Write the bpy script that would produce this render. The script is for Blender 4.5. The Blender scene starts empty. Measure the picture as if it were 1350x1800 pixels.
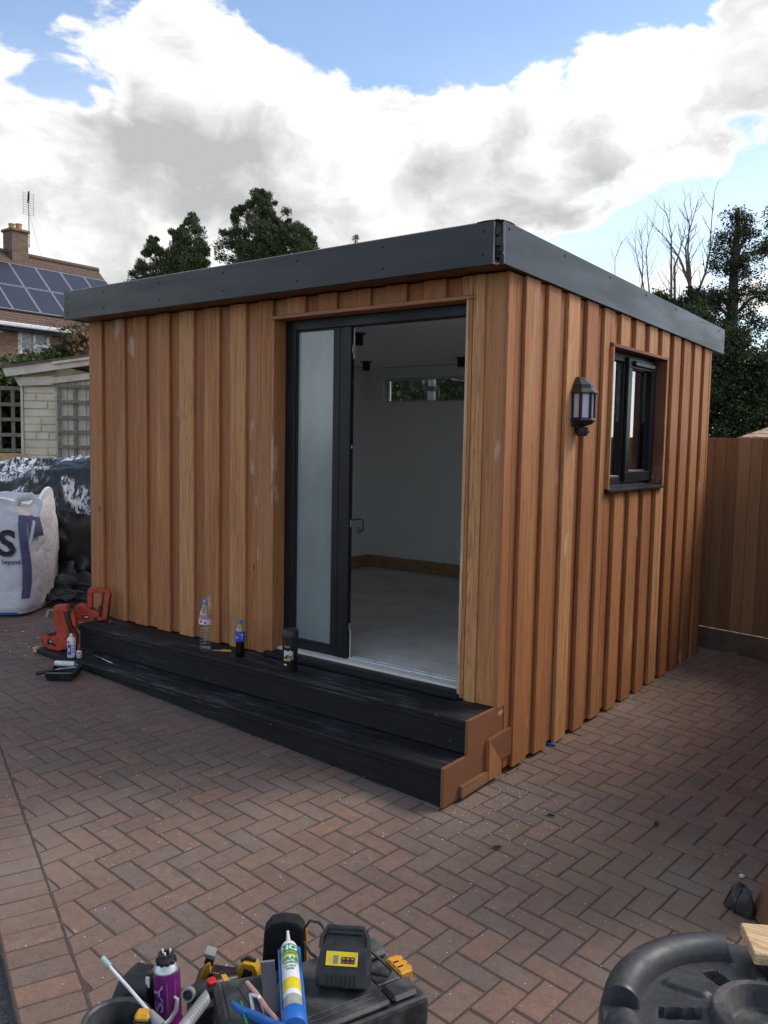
import bpy, bmesh, math, random
import numpy as np
from mathutils import Vector, Matrix, Euler, noise as mnoise
R_ = math.radians
random.seed(7); RNG = np.random.default_rng(7)
sc = bpy.context.scene
COL = sc.collection

# ------------------------------------------------------------------ camera
CAM = np.array([2.0925, -3.7738, 1.5544]); YAW, PITCH, ROLL, FPX = 0.6485, -0.0818, 0.0179, 1472.44
_cy, _sy, _cp, _sp = math.cos(YAW), math.sin(YAW), math.cos(PITCH), math.sin(PITCH)
FW = np.array([-_sy*_cp, _cy*_cp, _sp]); _r = np.array([_cy, _sy, 0.]); _u = np.cross(_r, FW)
RT = math.cos(ROLL)*_r + math.sin(ROLL)*_u; UP = -math.sin(ROLL)*_r + math.cos(ROLL)*_u
cam = bpy.data.cameras.new('camera'); camo = bpy.data.objects.new('camera', cam); COL.objects.link(camo)
cam.sensor_fit = 'VERTICAL'; cam.sensor_height = 36.0; cam.sensor_width = 27.0
cam.lens = FPX/1800*36; cam.clip_start = 0.05; cam.clip_end = 3000
camo.matrix_world = Matrix(((RT[0], UP[0], -FW[0], CAM[0]), (RT[1], UP[1], -FW[1], CAM[1]), (RT[2], UP[2], -FW[2], CAM[2]), (0, 0, 0, 1)))
sc.camera = camo

def _ray(u, v): return FW + RT*(u-675)/FPX - UP*(v-900)/FPX
def at(u, v, t): return CAM + _ray(u, v)*t                       # photo point at a distance
def onz(u, v, z): d = _ray(u, v); return CAM + d*(z-CAM[2])/d[2]  # photo point on a level
# ground plane of the sloping drive
GA, GB, GC = -0.0479, 0.0089, -0.1877
def gz(x, y): return GA*min(max(x, -7.5), 5.5) + GB*min(max(y, -8), 9) + GC

# ------------------------------------------------------------------ light
SUN_EL, SUN_AZ = 46.0, 38.0       # azimuth measured from +Y towards +X
SUN_STRENGTH, SUN_ANGLE = 1.4, 24.0
SKY_STRENGTH = 0.11
EXPOSURE = 1.0
sd = Vector((math.sin(R_(SUN_AZ))*math.cos(R_(SUN_EL)), math.cos(R_(SUN_AZ))*math.cos(R_(SUN_EL)), math.sin(R_(SUN_EL))))
sun = bpy.data.lights.new('sun', 'SUN'); suno = bpy.data.objects.new('sun', sun); COL.objects.link(suno)
sun.energy = SUN_STRENGTH; sun.angle = R_(SUN_ANGLE); sun.color = (1.0, .93, .82)
suno.rotation_euler = sd.to_track_quat('Z', 'Y').to_euler()
sc.view_settings.view_transform = 'Standard'; sc.view_settings.look = 'None'
sc.view_settings.exposure = EXPOSURE; sc.view_settings.gamma = 1.0; sc.view_settings.use_curve_mapping = False

class NT:
    """small helper round a node tree"""
    def __init__(s, tree): s.t = tree; tree.nodes.clear()
    def n(s, typ, **kw):
        nd = s.t.nodes.new(typ)
        for k, v in kw.items():
            if k[0] == '_': nd.inputs[int(k[1:])].default_value = v
            elif k.startswith('i_'): nd.inputs[k[2:].replace('_', ' ')].default_value = v
            else: setattr(nd, k, v)
        return nd
    def l(s, a, b): s.t.links.new(a, b)
    def val(s, sock, v):
        if hasattr(v, 'is_output') or hasattr(v, 'links'): s.l(v, sock)
        else: sock.default_value = v
    def math(s, op, a, b=0., c=None, clamp=False):
        m = s.n('ShaderNodeMath', operation=op, use_clamp=clamp); s.val(m.inputs[0], a); s.val(m.inputs[1], b)
        if c is not None: s.val(m.inputs[2], c)
        return m.outputs[0]
    def vec(s, op, a, b=(0, 0, 0), out=0):
        m = s.n('ShaderNodeVectorMath', operation=op); s.val(m.inputs[0], a); s.val(m.inputs[1], b); return m.outputs[out]
    def noise(s, v, scale, detail=4., rough=.5, dist=0., out=0):
        m = s.n('ShaderNodeTexNoise'); s.l(v, m.inputs['Vector']); m.inputs['Scale'].default_value = scale
        m.inputs['Detail'].default_value = detail; m.inputs['Roughness'].default_value = rough; m.inputs['Distortion'].default_value = dist
        return m.outputs[out]
    def rng(s, v, a, b, c=0., d=1., smooth=True):
        m = s.n('ShaderNodeMapRange', interpolation_type='SMOOTHSTEP' if smooth else 'LINEAR')
        s.l(v, m.inputs[0]); m.inputs[1].default_value = a; m.inputs[2].default_value = b; m.inputs[3].default_value = c; m.inputs[4].default_value = d
        return m.outputs[0]
    def mix(s, f, a, b, blend='MIX'):
        m = s.n('ShaderNodeMix', data_type='RGBA', blend_type=blend); s.val(m.inputs[0], f)
        for k, v in ((6, a), (7, b)):
            if isinstance(v, tuple): m.inputs[k].default_value = (*v[:3], 1)
            else: s.l(v, m.inputs[k])
        return m.outputs[2]
    def ramp(s, f, stops, interp='LINEAR'):
        m = s.n('ShaderNodeValToRGB'); s.l(f, m.inputs[0]); cr = m.color_ramp; cr.interpolation = interp
        while len(cr.elements) < len(stops): cr.elements.new(.5)
        for e, (p, c) in zip(cr.elements, stops): e.position = p; e.color = (*c, 1)
        return m.outputs[0]

# ------------------------------------------------------------------ sky: blue with broken cumulus
world = bpy.data.worlds.new('World'); sc.world = world; world.use_nodes = True
w = NT(world.node_tree)
tc = w.n('ShaderNodeTexCoord'); D = tc.outputs['Generated']
sky = w.n('ShaderNodeTexSky', sky_type='NISHITA', sun_disc=False, sun_elevation=R_(SUN_EL), sun_rotation=R_(SUN_AZ), altitude=60., air_density=1.0, dust_density=.6, ozone_density=1.6)
skyc = w.vec('SCALE', sky.outputs[0]); skyc.node.inputs[3].default_value = SKY_STRENGTH
def pdir(u, v): d = _ray(u, v); return tuple(d/np.linalg.norm(d))
# big cloud banks and clear patches, as directions in the sky
BANKS = [((110, 260), 17, .22), ((330, 180), 11, .14), ((330, 300), 10, .12), ((560, 240), 10, .17), ((800, 230), 8, .15), ((1010, 170), 8, .16), ((1180, 130), 9, .17), ((1330, 60), 9, .2), ((700, 340), 12, .16), ((900, 350), 7, .1), ((1340, 200), 5, .1),
         ((760, -40), 15, -.24), ((560, 30), 8, -.16), ((1000, -20), 10, -.16), ((90, -30), 8, -.2), ((440, 40), 6, -.1), ((1250, 290), 8, -.13), ((1080, 330), 6, -.06), ((870, 90), 6, -.1), ((60, 420), 9, .16), ((200, 400), 7, .10), ((1150, 400), 8, .07)]
Dn = w.vec('NORMALIZE', D)
bank = None
for (px, deg, amp) in BANKS:
    q_ = w.rng(w.vec('DOT_PRODUCT', Dn, pdir(*px), out=1), math.cos(R_(deg)), 1.0, 0., amp)
    bank = q_ if bank is None else w.math('ADD', bank, q_)
def billow(vec, detail, rough, fine):
    """fractal cloud mass with rounded heads"""
    sv = w.vec('MULTIPLY', vec, (1., 1., 1.5))
    wob = w.noise(sv, 3.0, 3., .55, 0., out=1)
    wv = w.vec('ADD', sv, w.vec('MULTIPLY', w.vec('SUBTRACT', wob, (.5, .5, .5)), (.20, .20, .20)))
    d = w.math('MULTIPLY', w.math('SUBTRACT', w.noise(wv, 4.8, detail, rough, 0.), .5), 1.7)
    vo = w.n('ShaderNodeTexVoronoi', feature='F1')
    vv = w.vec('ADD', wv, w.vec('MULTIPLY', w.vec('SUBTRACT', w.noise(sv, 9., fine, .6, 0., out=1), (.5, .5, .5)), (.11, .11, .11)))
    w.l(vv, vo.inputs['Vector']); vo.inputs['Scale'].default_value = 9.5
    return w.math('ADD', d, w.math('MULTIPLY', w.math('SUBTRACT', .42, vo.outputs['Distance']), .30))
mass = billow(Dn, 9., .58, 4.); dens = w.math('ADD', mass, bank)
lit = w.vec('NORMALIZE', w.vec('ADD', Dn, tuple(sd*.045+Vector((0, 0, .04)))))
massl = billow(lit, 7., .55, 3.)
densl = w.math('ADD', massl, bank)
alpha = w.rng(dens, .0, .10)
lobes = w.noise(w.vec('MULTIPLY', Dn, (1., 1., 1.5)), 5., 5., .5, .3)
shade = w.math('MULTIPLY', w.rng(densl, -.08, 1.0, 0., 1., False), w.rng(lobes, .25, .75, 1.3, .5))      # thick cloud towards the light: shaded underside
shade = w.math('ADD', shade, w.math('MULTIPLY', w.math('SUBTRACT', massl, mass), .8))
shade = w.math('ADD', shade, w.rng(w.noise(w.vec('MULTIPLY', Dn, (1., 1., 1.6)), 13., 7., .6, .6), .38, .70, -.06, .32))
shade = w.math('MULTIPLY', shade, w.rng(dens, .0, .22), clamp=True)
ccol = w.ramp(shade, [(0, (.58, .577, .572)), (.2, (.525, .523, .52)), (.45, (.43, .43, .43)), (.75, (.335, .336, .34)), (1, (.275, .277, .284))])
sepz = w.n('ShaderNodeSeparateXYZ'); w.l(Dn, sepz.inputs[0])
hz = w.rng(sepz.outputs[2], .02, .50, 1., 0.)          # thin pale veil of cloud near the horizon
veil = w.math('MULTIPLY', hz, w.rng(w.noise(w.vec('MULTIPLY', Dn, (1, 1, 3.)), 3.2, 5., .55), .3, .7, .35, .95))
base = w.mix(w.math('MULTIPLY', veil, .85), skyc, (.62, .66, .72))
allc = w.mix(alpha, base, ccol)
allc = w.mix(w.rng(sepz.outputs[2], -.06, .0), (.12, .11, .10), allc)
bg = w.n('ShaderNodeBackground'); w.l(allc, bg.inputs[0]); bg.inputs[1].default_value = 1.0
wo = w.n('ShaderNodeOutputWorld'); w.l(bg.outputs[0], wo.inputs[0])
world.cycles.sampling_method = 'MANUAL'; world.cycles.sample_map_resolution = 512
try:
    sc.cycles.use_denoising = True; sc.cycles.max_bounces = 8; sc.cycles.diffuse_bounces = 7; sc.cycles.transparent_max_bounces = 12
    sc.cycles.caustics_reflective = False; sc.cycles.caustics_refractive = False; sc.cycles.use_light_tree = True
except Exception: pass

# ------------------------------------------------------------------ materials
def new_mat(name):
    m = bpy.data.materials.new(name); m.use_nodes = True; t = NT(m.node_tree)
    out = t.n('ShaderNodeOutputMaterial'); b = t.n('ShaderNodeBsdfPrincipled'); t.l(b.outputs[0], out.inputs[0]); t.b = b
    return m, t
def setbump(t, h, strength=.3, dist=.01):
    bp = t.n('ShaderNodeBump'); bp.inputs['Strength'].default_value = strength; bp.inputs['Distance'].default_value = dist
    t.l(h, bp.inputs['Height']); t.l(bp.outputs[0], t.b.inputs['Normal'])
def plain(name, c, rough=.5, metal=0., c2=None, scale=12., bump=0., bscale=60., rvar=0., spec=.5, coat=0., stretch=(1, 1, 1)):
    """even material with a little mottling, wear and relief"""
    m, t = new_mat(name)
    tcn = t.n('ShaderNodeTexCoord'); v = t.vec('MULTIPLY', tcn.outputs['Object'], stretch)
    nz = t.noise(v, scale, 6., .6)
    c2 = c2 or tuple(x*.72 for x in c)
    col = t.mix(t.rng(nz, .35, .68), c, c2)
    if rvar:
        oi = t.n('ShaderNodeObjectInfo'); col = t.mix(t.math('MULTIPLY', oi.outputs['Random'], rvar), col, tuple(x*.45 for x in c))
    t.l(col, t.b.inputs['Base Color'])
    t.l(t.rng(nz, .3, .7, max(.02, rough-.08), min(1, rough+.1)), t.b.inputs['Roughness'])
    t.b.inputs['Metallic'].default_value = metal; t.b.inputs['Specular IOR Level'].default_value = spec; t.b.inputs['Coat Weight'].default_value = coat
    if bump: setbump(t, t.noise(v, bscale, 5., .6), bump, .004)
    return m
def cedar(name, axis=2, tones=((.50, .228, .082), (.37, .142, .052), (.45, .192, .068), (.57, .290, .118)), chalk=1.0):
    m, t = new_mat(name)
    g = t.n('ShaderNodeNewGeometry'); oi = t.n('ShaderNodeObjectInfo')
    off = t.vec('SCALE', (13.1, 7.7, 5.3)); t.l(t.math('MULTIPLY', oi.outputs['Random'], 9.), off.node.inputs[3])
    p = t.vec('ADD', g.outputs['Position'], off)
    s1 = [15, 15, 15]; s1[axis] = .75; s2 = [95, 95, 95]; s2[axis] = 2.2; s3 = [5., 5., 5.]; s3[axis] = .5
    n0 = t.noise(t.vec('MULTIPLY', p, tuple(s3)), 1., 3., .5)
    n1 = t.noise(t.vec('MULTIPLY', p, tuple(s1)), 1., 5., .55, 1.4)
    n2 = t.noise(t.vec('MULTIPLY', p, tuple(s2)), 1., 4., .6)
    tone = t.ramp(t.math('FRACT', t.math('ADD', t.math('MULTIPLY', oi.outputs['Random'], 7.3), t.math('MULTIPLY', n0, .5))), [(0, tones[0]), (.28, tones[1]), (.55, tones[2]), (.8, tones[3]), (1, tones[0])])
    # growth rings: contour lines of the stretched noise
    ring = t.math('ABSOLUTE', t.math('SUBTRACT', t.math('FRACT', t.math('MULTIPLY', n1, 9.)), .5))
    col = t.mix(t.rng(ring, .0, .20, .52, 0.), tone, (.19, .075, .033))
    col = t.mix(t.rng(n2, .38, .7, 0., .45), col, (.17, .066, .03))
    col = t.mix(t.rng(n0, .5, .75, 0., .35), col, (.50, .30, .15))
    sk = [7., 7., 7.]; sk[axis] = 2.6
    vo = t.n('ShaderNodeTexVoronoi'); t.l(t.vec('MULTIPLY', p, tuple(sk)), vo.inputs['Vector']); vo.inputs['Scale'].default_value = 1.
    sx = t.n('ShaderNodeSeparateColor'); t.l(vo.outputs['Color'], sx.inputs[0])
    kn = t.math('MULTIPLY', t.rng(vo.outputs['Distance'], .04, .1, 1., 0.), t.rng(sx.outputs[0], .80, .82))
    col = t.mix(t.math('MULTIPLY', kn, .85), col, (.06, .022, .012))
    if chalk:     # pale filler and dust rubbed on here and there
        sc1 = [5., 5., 5.]; sc1[axis] = 2.2
        ch = t.math('MULTIPLY', t.rng(t.noise(t.vec('MULTIPLY', p, tuple(sc1)), 1., 3., .5), .66, .72), t.rng(n2, .3, .6, .25, .9))
        col = t.mix(t.math('MULTIPLY', ch, .55*chalk), col, (.66, .54, .42))
    t.l(col, t.b.inputs['Base Color']); t.l(t.rng(n2, .3, .7, .55, .75), t.b.inputs['Roughness']); t.b.inputs['Specular IOR Level'].default_value = .35
    setbump(t, t.math('ADD', n2, t.math('MULTIPLY', ring, .5)), .18, .003)
    return m
def paver_mat():
    m, t = new_mat('block_paving')
    g = t.n('ShaderNodeNewGeometry'); oi = t.n('ShaderNodeObjectInfo'); P = g.outputs['Position']
    rnd = t.math('FRACT', t.math('ADD', g.outputs['Random Per Island'], t.math('MULTIPLY', oi.outputs['Random'], 3.7)))
    tone = t.ramp(rnd, [(0, (.205, .136, .106)), (.25, (.258, .172, .133)), (.45, (.228, .152, .119)), (.62, (.295, .172, .124)), (.78, (.218, .152, .124)), (.88, (.198, .150, .128)), (1, (.265, .176, .136))])
    mott = t.noise(P, 24., 6., .62); fineg = t.noise(P, 210., 5., .75); dirt = t.noise(P, 1.1, 5., .55)
    col = t.mix(t.rng(mott, .3, .7, 0., .4), tone, (.11, .083, .07))
    col = t.mix(t.rng(fineg, .40, .62, 0., .60), col, (.085, .06, .048))
    col = t.mix(t.rng(fineg, .60, .72, 0., .55), col, (.40, .33, .28))
    yp = t.vec('DISTANCE', P, (.95, -.45, -.24), out=1)          # soft pool of sunlight painted into the block colour
    sunlit = t.math('MULTIPLY', t.rng(t.math('ADD', yp, t.math('MULTIPLY', t.noise(P, 3.5, 3.), .5)), .35, .95, 1., 0.), .42)
    col = t.mix(sunlit, col, (.25, .18, .105))
    col = t.mix(t.rng(dirt, .44, .72, 0., .42), col, (.28, .222, .185))
    col = t.mix(t.rng(t.noise(P, 7., 5., .6, .5), .62, .7, 0., .3), col, (.09, .07, .06))
    spk = t.n('ShaderNodeTexVoronoi'); t.l(P, spk.inputs['Vector']); spk.inputs['Scale'].default_value = 38.
    sp = t.n('ShaderNodeSeparateColor'); t.l(spk.outputs['Color'], sp.inputs[0])
    col = t.mix(t.math('MULTIPLY', t.rng(spk.outputs['Distance'], .06, .11, 1., 0.), t.rng(sp.outputs[1], .80, .82)), col, (.58, .55, .50))
    t.l(col, t.b.inputs['Base Color']); t.b.inputs['Roughness'].default_value = .88; t.b.inputs['Specular IOR Level'].default_value = .25
    setbump(t, t.math('ADD', t.math('MULTIPLY', mott, .8), t.math('MULTIPLY', fineg, .5)), .55, .004)
    return m
def sand_mat():
    m, t = new_mat('jointing_sand'); g = t.n('ShaderNodeNewGeometry'); P = g.outputs['Position']
    n = t.noise(P, 150., 4., .7); n2 = t.noise(P, 9., 4., .6)
    col = t.mix(t.rng(n, .3, .7), (.042, .031, .024), (.100, .076, .060)); col = t.mix(t.rng(n2, .55, .75, 0., .5), col, (.05, .055, .025))
    t.l(col, t.b.inputs['Base Color']); t.b.inputs['Roughness'].default_value = .95; setbump(t, n, .6, .004); return m
def asphalt_mat():
    m, t = new_mat('gritty_ground'); g = t.n('ShaderNodeNewGeometry'); P = g.outputs['Position']
    n = t.noise(P, 90., 5., .7); n2 = t.noise(P, 2., 4., .6)
    col = t.mix(t.rng(n, .3, .7), (.055, .055, .055), (.17, .165, .155)); col = t.mix(t.rng(n2, .4, .7, 0., .4), col, (.09, .08, .065))
    t.l(col, t.b.inputs['Base Color']); t.b.inputs['Roughness'].default_value = .92; setbump(t, n, .7, .006); return m
def deck_mat():
    m, t = new_mat('black_embossed_decking'); g = t.n('ShaderNodeNewGeometry'); oi = t.n('ShaderNodeObjectInfo'); P = g.outputs['Position']
    n1 = t.noise(t.vec('MULTIPLY', P, (3.5, 90, 90)), 1., 6., .6, .8); n2 = t.noise(t.vec('MULTIPLY', P, (1.6, 5., 5.)), 1., 5., .6); n3 = t.noise(t.vec('MULTIPLY', P, (6., 160, 160)), 1., 4., .7)
    col = t.mix(t.rng(n1, .35, .7), (.006, .0062, .0068), (.013, .0135, .0145))
    sepn = t.n('ShaderNodeSeparateXYZ'); t.l(g.outputs['Normal'], sepn.inputs[0])
    dust = t.math('MULTIPLY', t.math('MULTIPLY', t.rng(n2, .42, .68), t.rng(n3, .47, .66)), t.rng(sepn.outputs[2], .3, .8, .10, 1.))   # scuffed, dusty grain on the treads
    col = t.mix(t.math('MULTIPLY', dust, .8), col, (.24, .245, .25))
    vo = t.n('ShaderNodeTexVoronoi'); t.l(P, vo.inputs['Vector']); vo.inputs['Scale'].default_value = 26.
    s = t.n('ShaderNodeSeparateColor'); t.l(vo.outputs['Color'], s.inputs[0])
    col = t.mix(t.math('MULTIPLY', t.rng(vo.outputs['Distance'], .05, .09, 1., 0.), t.rng(s.outputs[0], .86, .88)), col, (.4, .4, .38))
    t.l(col, t.b.inputs['Base Color']); t.l(t.rng(n1, .3, .7, .58, .78), t.b.inputs['Roughness']); t.b.inputs['Specular IOR Level'].default_value = .3
    setbump(t, n1, .35, .003); return m
def foliage(name, c1, c2, c3, rough=.55, transl=.25):
    m, t = new_mat(name); g = t.n('ShaderNodeNewGeometry')
    col = t.ramp(g.outputs['Random Per Island'], [(0, c1), (.45, c2), (.85, c3), (1, c1)])
    col = t.mix(t.rng(t.noise(g.outputs['Position'], 1.6, 3.), .35, .65, 0., .35), col, tuple(x*.55 for x in c1))
    t.l(col, t.b.inputs['Base Color']); t.b.inputs['Roughness'].default_value = rough; t.b.inputs['Specular IOR Level'].default_value = .3
    tr = t.n('ShaderNodeBsdfTranslucent'); t.l(col, tr.inputs[0]); ms = t.n('ShaderNodeMixShader'); ms.inputs[0].default_value = transl
    t.l(t.b.outputs[0], ms.inputs[1]); t.l(tr.outputs[0], ms.inputs[2])
    out = [n for n in t.t.nodes if n.type == 'OUTPUT_MATERIAL'][0]; t.l(ms.outputs[0], out.inputs[0]); return m
def glass_mat(name, tint=(.9, .95, .93), rough=0.0, frost=0., gain=1.6):
    """thin pane: mirror reflection by Fresnel over a clear or frosted body"""
    m, t = new_mat(name); out = [n for n in t.t.nodes if n.type == 'OUTPUT_MATERIAL'][0]
    fr = t.n('ShaderNodeFresnel'); fr.inputs[0].default_value = 1.52
    gl = t.n('ShaderNodeBsdfGlossy'); gl.inputs['Roughness'].default_value = rough; gl.inputs[0].default_value = (1, 1, 1, 1)
    tr = t.n('ShaderNodeBsdfTransparent'); tr.inputs[0].default_value = (*tint, 1)
    body = tr.outputs[0]
    if frost:
        df = t.n('ShaderNodeBsdfDiffuse'); tl = t.n('ShaderNodeBsdfTranslucent'); g = t.n('ShaderNodeNewGeometry')
        n = t.noise(t.vec('MULTIPLY', g.outputs['Position'], (1, 1, .6)), 5., 4., .6); cc = t.mix(t.rng(n, .3, .7), (.46, .52, .52), (.38, .44, .44))
        t.l(cc, df.inputs[0]); t.l(cc, tl.inputs[0])
        a = t.n('ShaderNodeMixShader'); a.inputs[0].default_value = .45; t.l(df.outputs[0], a.inputs[1]); t.l(tl.outputs[0], a.inputs[2])
        b = t.n('ShaderNodeMixShader'); b.inputs[0].default_value = frost; t.l(tr.outputs[0], b.inputs[1]); t.l(a.outputs[0], b.inputs[2]); body = b.outputs[0]
    ms = t.n('ShaderNodeMixShader'); t.l(t.math('MULTIPLY', fr.outputs[0], gain, clamp=True), ms.inputs[0]); t.l(body, ms.inputs[1]); t.l(gl.outputs[0], ms.inputs[2]); t.l(ms.outputs[0], out.inputs[0])
    return m
def brick_mat(name, c1, c2, mortar, axis='x', sx=.225, sy=.075, msize=.012):
    m, t = new_mat(name); tcn = t.n('ShaderNodeNewGeometry'); s = t.n('ShaderNodeSeparateXYZ'); t.l(tcn.outputs['Position'], s.inputs[0])
    cb = t.n('ShaderNodeCombineXYZ'); t.l(t.math('ADD', s.outputs[0], s.outputs[1]) if axis == 'xy' else s.outputs[0 if axis == 'x' else 1], cb.inputs[0]); t.l(s.outputs[2], cb.inputs[1])
    br = t.n('ShaderNodeTexBrick'); t.l(cb.outputs[0], br.inputs['Vector']); br.inputs['Color1'].default_value = (*c1, 1); br.inputs['Color2'].default_value = (*c2, 1); br.inputs['Mortar'].default_value = (*mortar, 1)
    br.inputs['Scale'].default_value = 1.; br.inputs['Brick Width'].default_value = sx; br.inputs['Row Height'].default_value = sy; br.inputs['Mortar Size'].default_value = msize; br.inputs['Bias'].default_value = -.1
    n = t.noise(tcn.outputs['Position'], 6., 5., .6); col = t.mix(t.rng(n, .35, .7, 0., .5), br.outputs[0], tuple(x*.5 for x in c1))
    t.l(col, t.b.inputs['Base Color']); t.b.inputs['Roughness'].default_value = .9; setbump(t, br.outputs[1], -.4, .01); return m

M = {}
M['cedar'] = cedar('cedar_boards', 2)
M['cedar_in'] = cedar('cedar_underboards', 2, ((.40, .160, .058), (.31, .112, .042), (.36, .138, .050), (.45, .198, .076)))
M['cedar_x'] = cedar('cedar_trim_across', 0, ((.38, .17, .08), (.31, .125, .06), (.36, .155, .07), (.42, .21, .10)))
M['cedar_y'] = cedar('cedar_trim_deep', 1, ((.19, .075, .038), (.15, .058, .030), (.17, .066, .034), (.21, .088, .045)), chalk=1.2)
M['cedar_pale'] = cedar('cedar_fresh_cut', 2, ((.60, .40, .24), (.55, .36, .20), (.58, .38, .22), (.62, .43, .26)), chalk=0)
M['pine'] = cedar('pine_plank', 1, ((.62, .42, .22), (.58, .37, .18), (.60, .40, .20), (.66, .47, .26)), chalk=0)
M['oldwood'] = cedar('brown_timber', 2, ((.20, .11, .055), (.17, .09, .045), (.18, .10, .05), (.23, .13, .07)), chalk=.6)
M['paver'] = paver_mat(); M['sand'] = sand_mat(); M['asphalt'] = asphalt_mat(); M['deck'] = deck_mat()
M['fascia'] = plain('anthracite_fascia_board', (.015, .018, .022), .36, c2=(.019, .023, .027), scale=1.5, spec=.38, bump=.06, bscale=180, stretch=(1, 1, 6))
M['cutedge'] = plain('pale_cut_board_edge', (.42, .40, .41), .6)
M['screw'] = plain('dark_screw_head', (.012, .012, .013), .35, metal=.4)
M['membrane'] = plain('black_roof_membrane', (.012, .012, .013), .5, bump=.5, bscale=30)
M['soffit'] = plain('brown_soffit', (.16, .07, .04), .6)
M['frame'] = plain('anthracite_window_frame', (.007, .008, .011), .42, c2=(.010, .011, .014), scale=3, spec=.28)
M['rubber'] = plain('black_gasket', (.006, .006, .007), .6)
M['plaster'] = plain('white_plaster', (.88, .875, .855), .85, c2=(.84, .83, .81), scale=1.6, bump=.08, bscale=40)
M['screed'] = plain('dusty_floor', (.70, .665, .61), .6, c2=(.54, .51, .46), scale=2.6, bump=.15, bscale=40)
M['mdf'] = plain('brown_skirting', (.42, .27, .15), .6)
M['alu'] = plain('brushed_metal', (.58, .58, .60), .35, metal=.9)
M['whitepl'] = plain('white_plastic', (.72, .72, .72), .4)
M['blackpl'] = plain('black_plastic', (.009, .009, .010), .42, c2=(.026, .026, .027), scale=22)
M['dustypl'] = plain('dusty_black_plastic', (.018, .019, .021), .5, c2=(.085, .084, .082), scale=9, bump=.1)
M['lens'] = plain('lilac_diffuser', (.60, .57, .72), .35, c2=(.54, .51, .66), scale=4)
M['glass'] = glass_mat('window_glass', (.80, .84, .82), gain=3.2); M['frost'] = glass_mat('frosted_glass', (.6, .66, .65), rough=.16, frost=.8)
M['orange'] = plain('orange_tool_plastic', (.52, .062, .025), .45, c2=(.36, .04, .018), scale=24, bump=.1)
M['yellow'] = plain('yellow_tool_plastic', (.62, .33, .018), .45, c2=(.48, .24, .012), scale=30)
M['latch'] = plain('orange_yellow_latch', (.68, .30, .025), .45)
M['yellow_lbl'] = plain('yellow_label', (.72, .55, .02), .4)
M['white_lbl'] = plain('white_label', (.72, .72, .72), .4, c2=(.66, .66, .67))
M['red'] = plain('red_plastic', (.55, .02, .02), .4); M['blue'] = plain('blue_plastic', (.015, .16, .52), .4, c2=(.012, .12, .42))
M['blue_lbl'] = plain('blue_label', (.02, .09, .55), .35); M['green_lbl'] = plain('green_label', (.02, .30, .10), .4); M['purple'] = plain('purple_can', (.16, .012, .15), .3, c2=(.12, .01, .12), coat=.3)
M['lilac'] = plain('lilac_print', (.38, .32, .66), .4); M['ink'] = plain('black_print', (.01, .01, .012), .5); M['teal'] = plain('teal_tip', (.30, .48, .46), .6)
M['grey'] = plain('grey_plastic', (.24, .24, .24), .5, c2=(.17, .17, .17)); M['pink'] = plain('pinkish_plastic', (.58, .30, .24), .55)
M['cola'] = plain('dark_cola', (.012, .005, .004), .12); M['skyblue'] = plain('light_blue_cap', (.16, .32, .68), .4); M['pinklbl'] = plain('pink_label', (.58, .30, .36), .4)
M['greycan'] = plain('grey_print', (.20, .21, .20), .4); M['orange_lbl'] = plain('orange_print', (.62, .22, .03), .4)  # even grey for small print and label marks
def pet_mat():
    m, t = new_mat('clear_bottle_plastic'); out = [n for n in t.t.nodes if n.type == 'OUTPUT_MATERIAL'][0]
    lw = t.n('ShaderNodeLayerWeight'); lw.inputs[0].default_value = .35
    gl = t.n('ShaderNodeBsdfGlossy'); gl.inputs['Roughness'].default_value = .06; tr = t.n('ShaderNodeBsdfTransparent'); tr.inputs[0].default_value = (.90, .93, .95, 1)
    ms = t.n('ShaderNodeMixShader'); t.l(t.math('MULTIPLY_ADD', lw.outputs['Facing'], .35, .10), ms.inputs[0]); t.l(tr.outputs[0], ms.inputs[1]); t.l(gl.outputs[0], ms.inputs[2]); t.l(ms.outputs[0], out.inputs[0]); return m
M['pet'] = pet_mat()
M['fence'] = cedar('fence_boards', 2, ((.29, .17, .085), (.22, .125, .064), (.255, .145, .074), (.34, .205, .108)), chalk=0)
M['gravelboard'] = plain('fence_gravel_board', (.15, .105, .078), .85, c2=(.11, .08, .06), bump=.3)
M['oldtrellis'] = plain('weathered_trellis', (.24, .21, .17), .85, c2=(.16, .14, .11), scale=20, bump=.4)
M['cream'] = plain('cream_painted_blocks', (.74, .66, .50), .8, c2=(.60, .52, .38), scale=5, bump=.5, bscale=22, rvar=.1)
M['creamboard'] = plain('flaking_cream_board', (.68, .61, .49), .75, c2=(.54, .48, .37), scale=6, bump=.2)
M['ply'] = plain('orange_plywood', (.56, .34, .14), .6)
M['bag'] = plain('woven_white_bag', (.66, .66, .70), .65, c2=(.58, .57, .60), scale=5, bump=.12, bscale=260)
M['bagdark'] = plain('bag_inside', (.40, .37, .37), .7); M['navy'] = plain('navy_webbing', (.05, .06, .16), .7, c2=(.13, .14, .22), scale=140)
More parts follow.
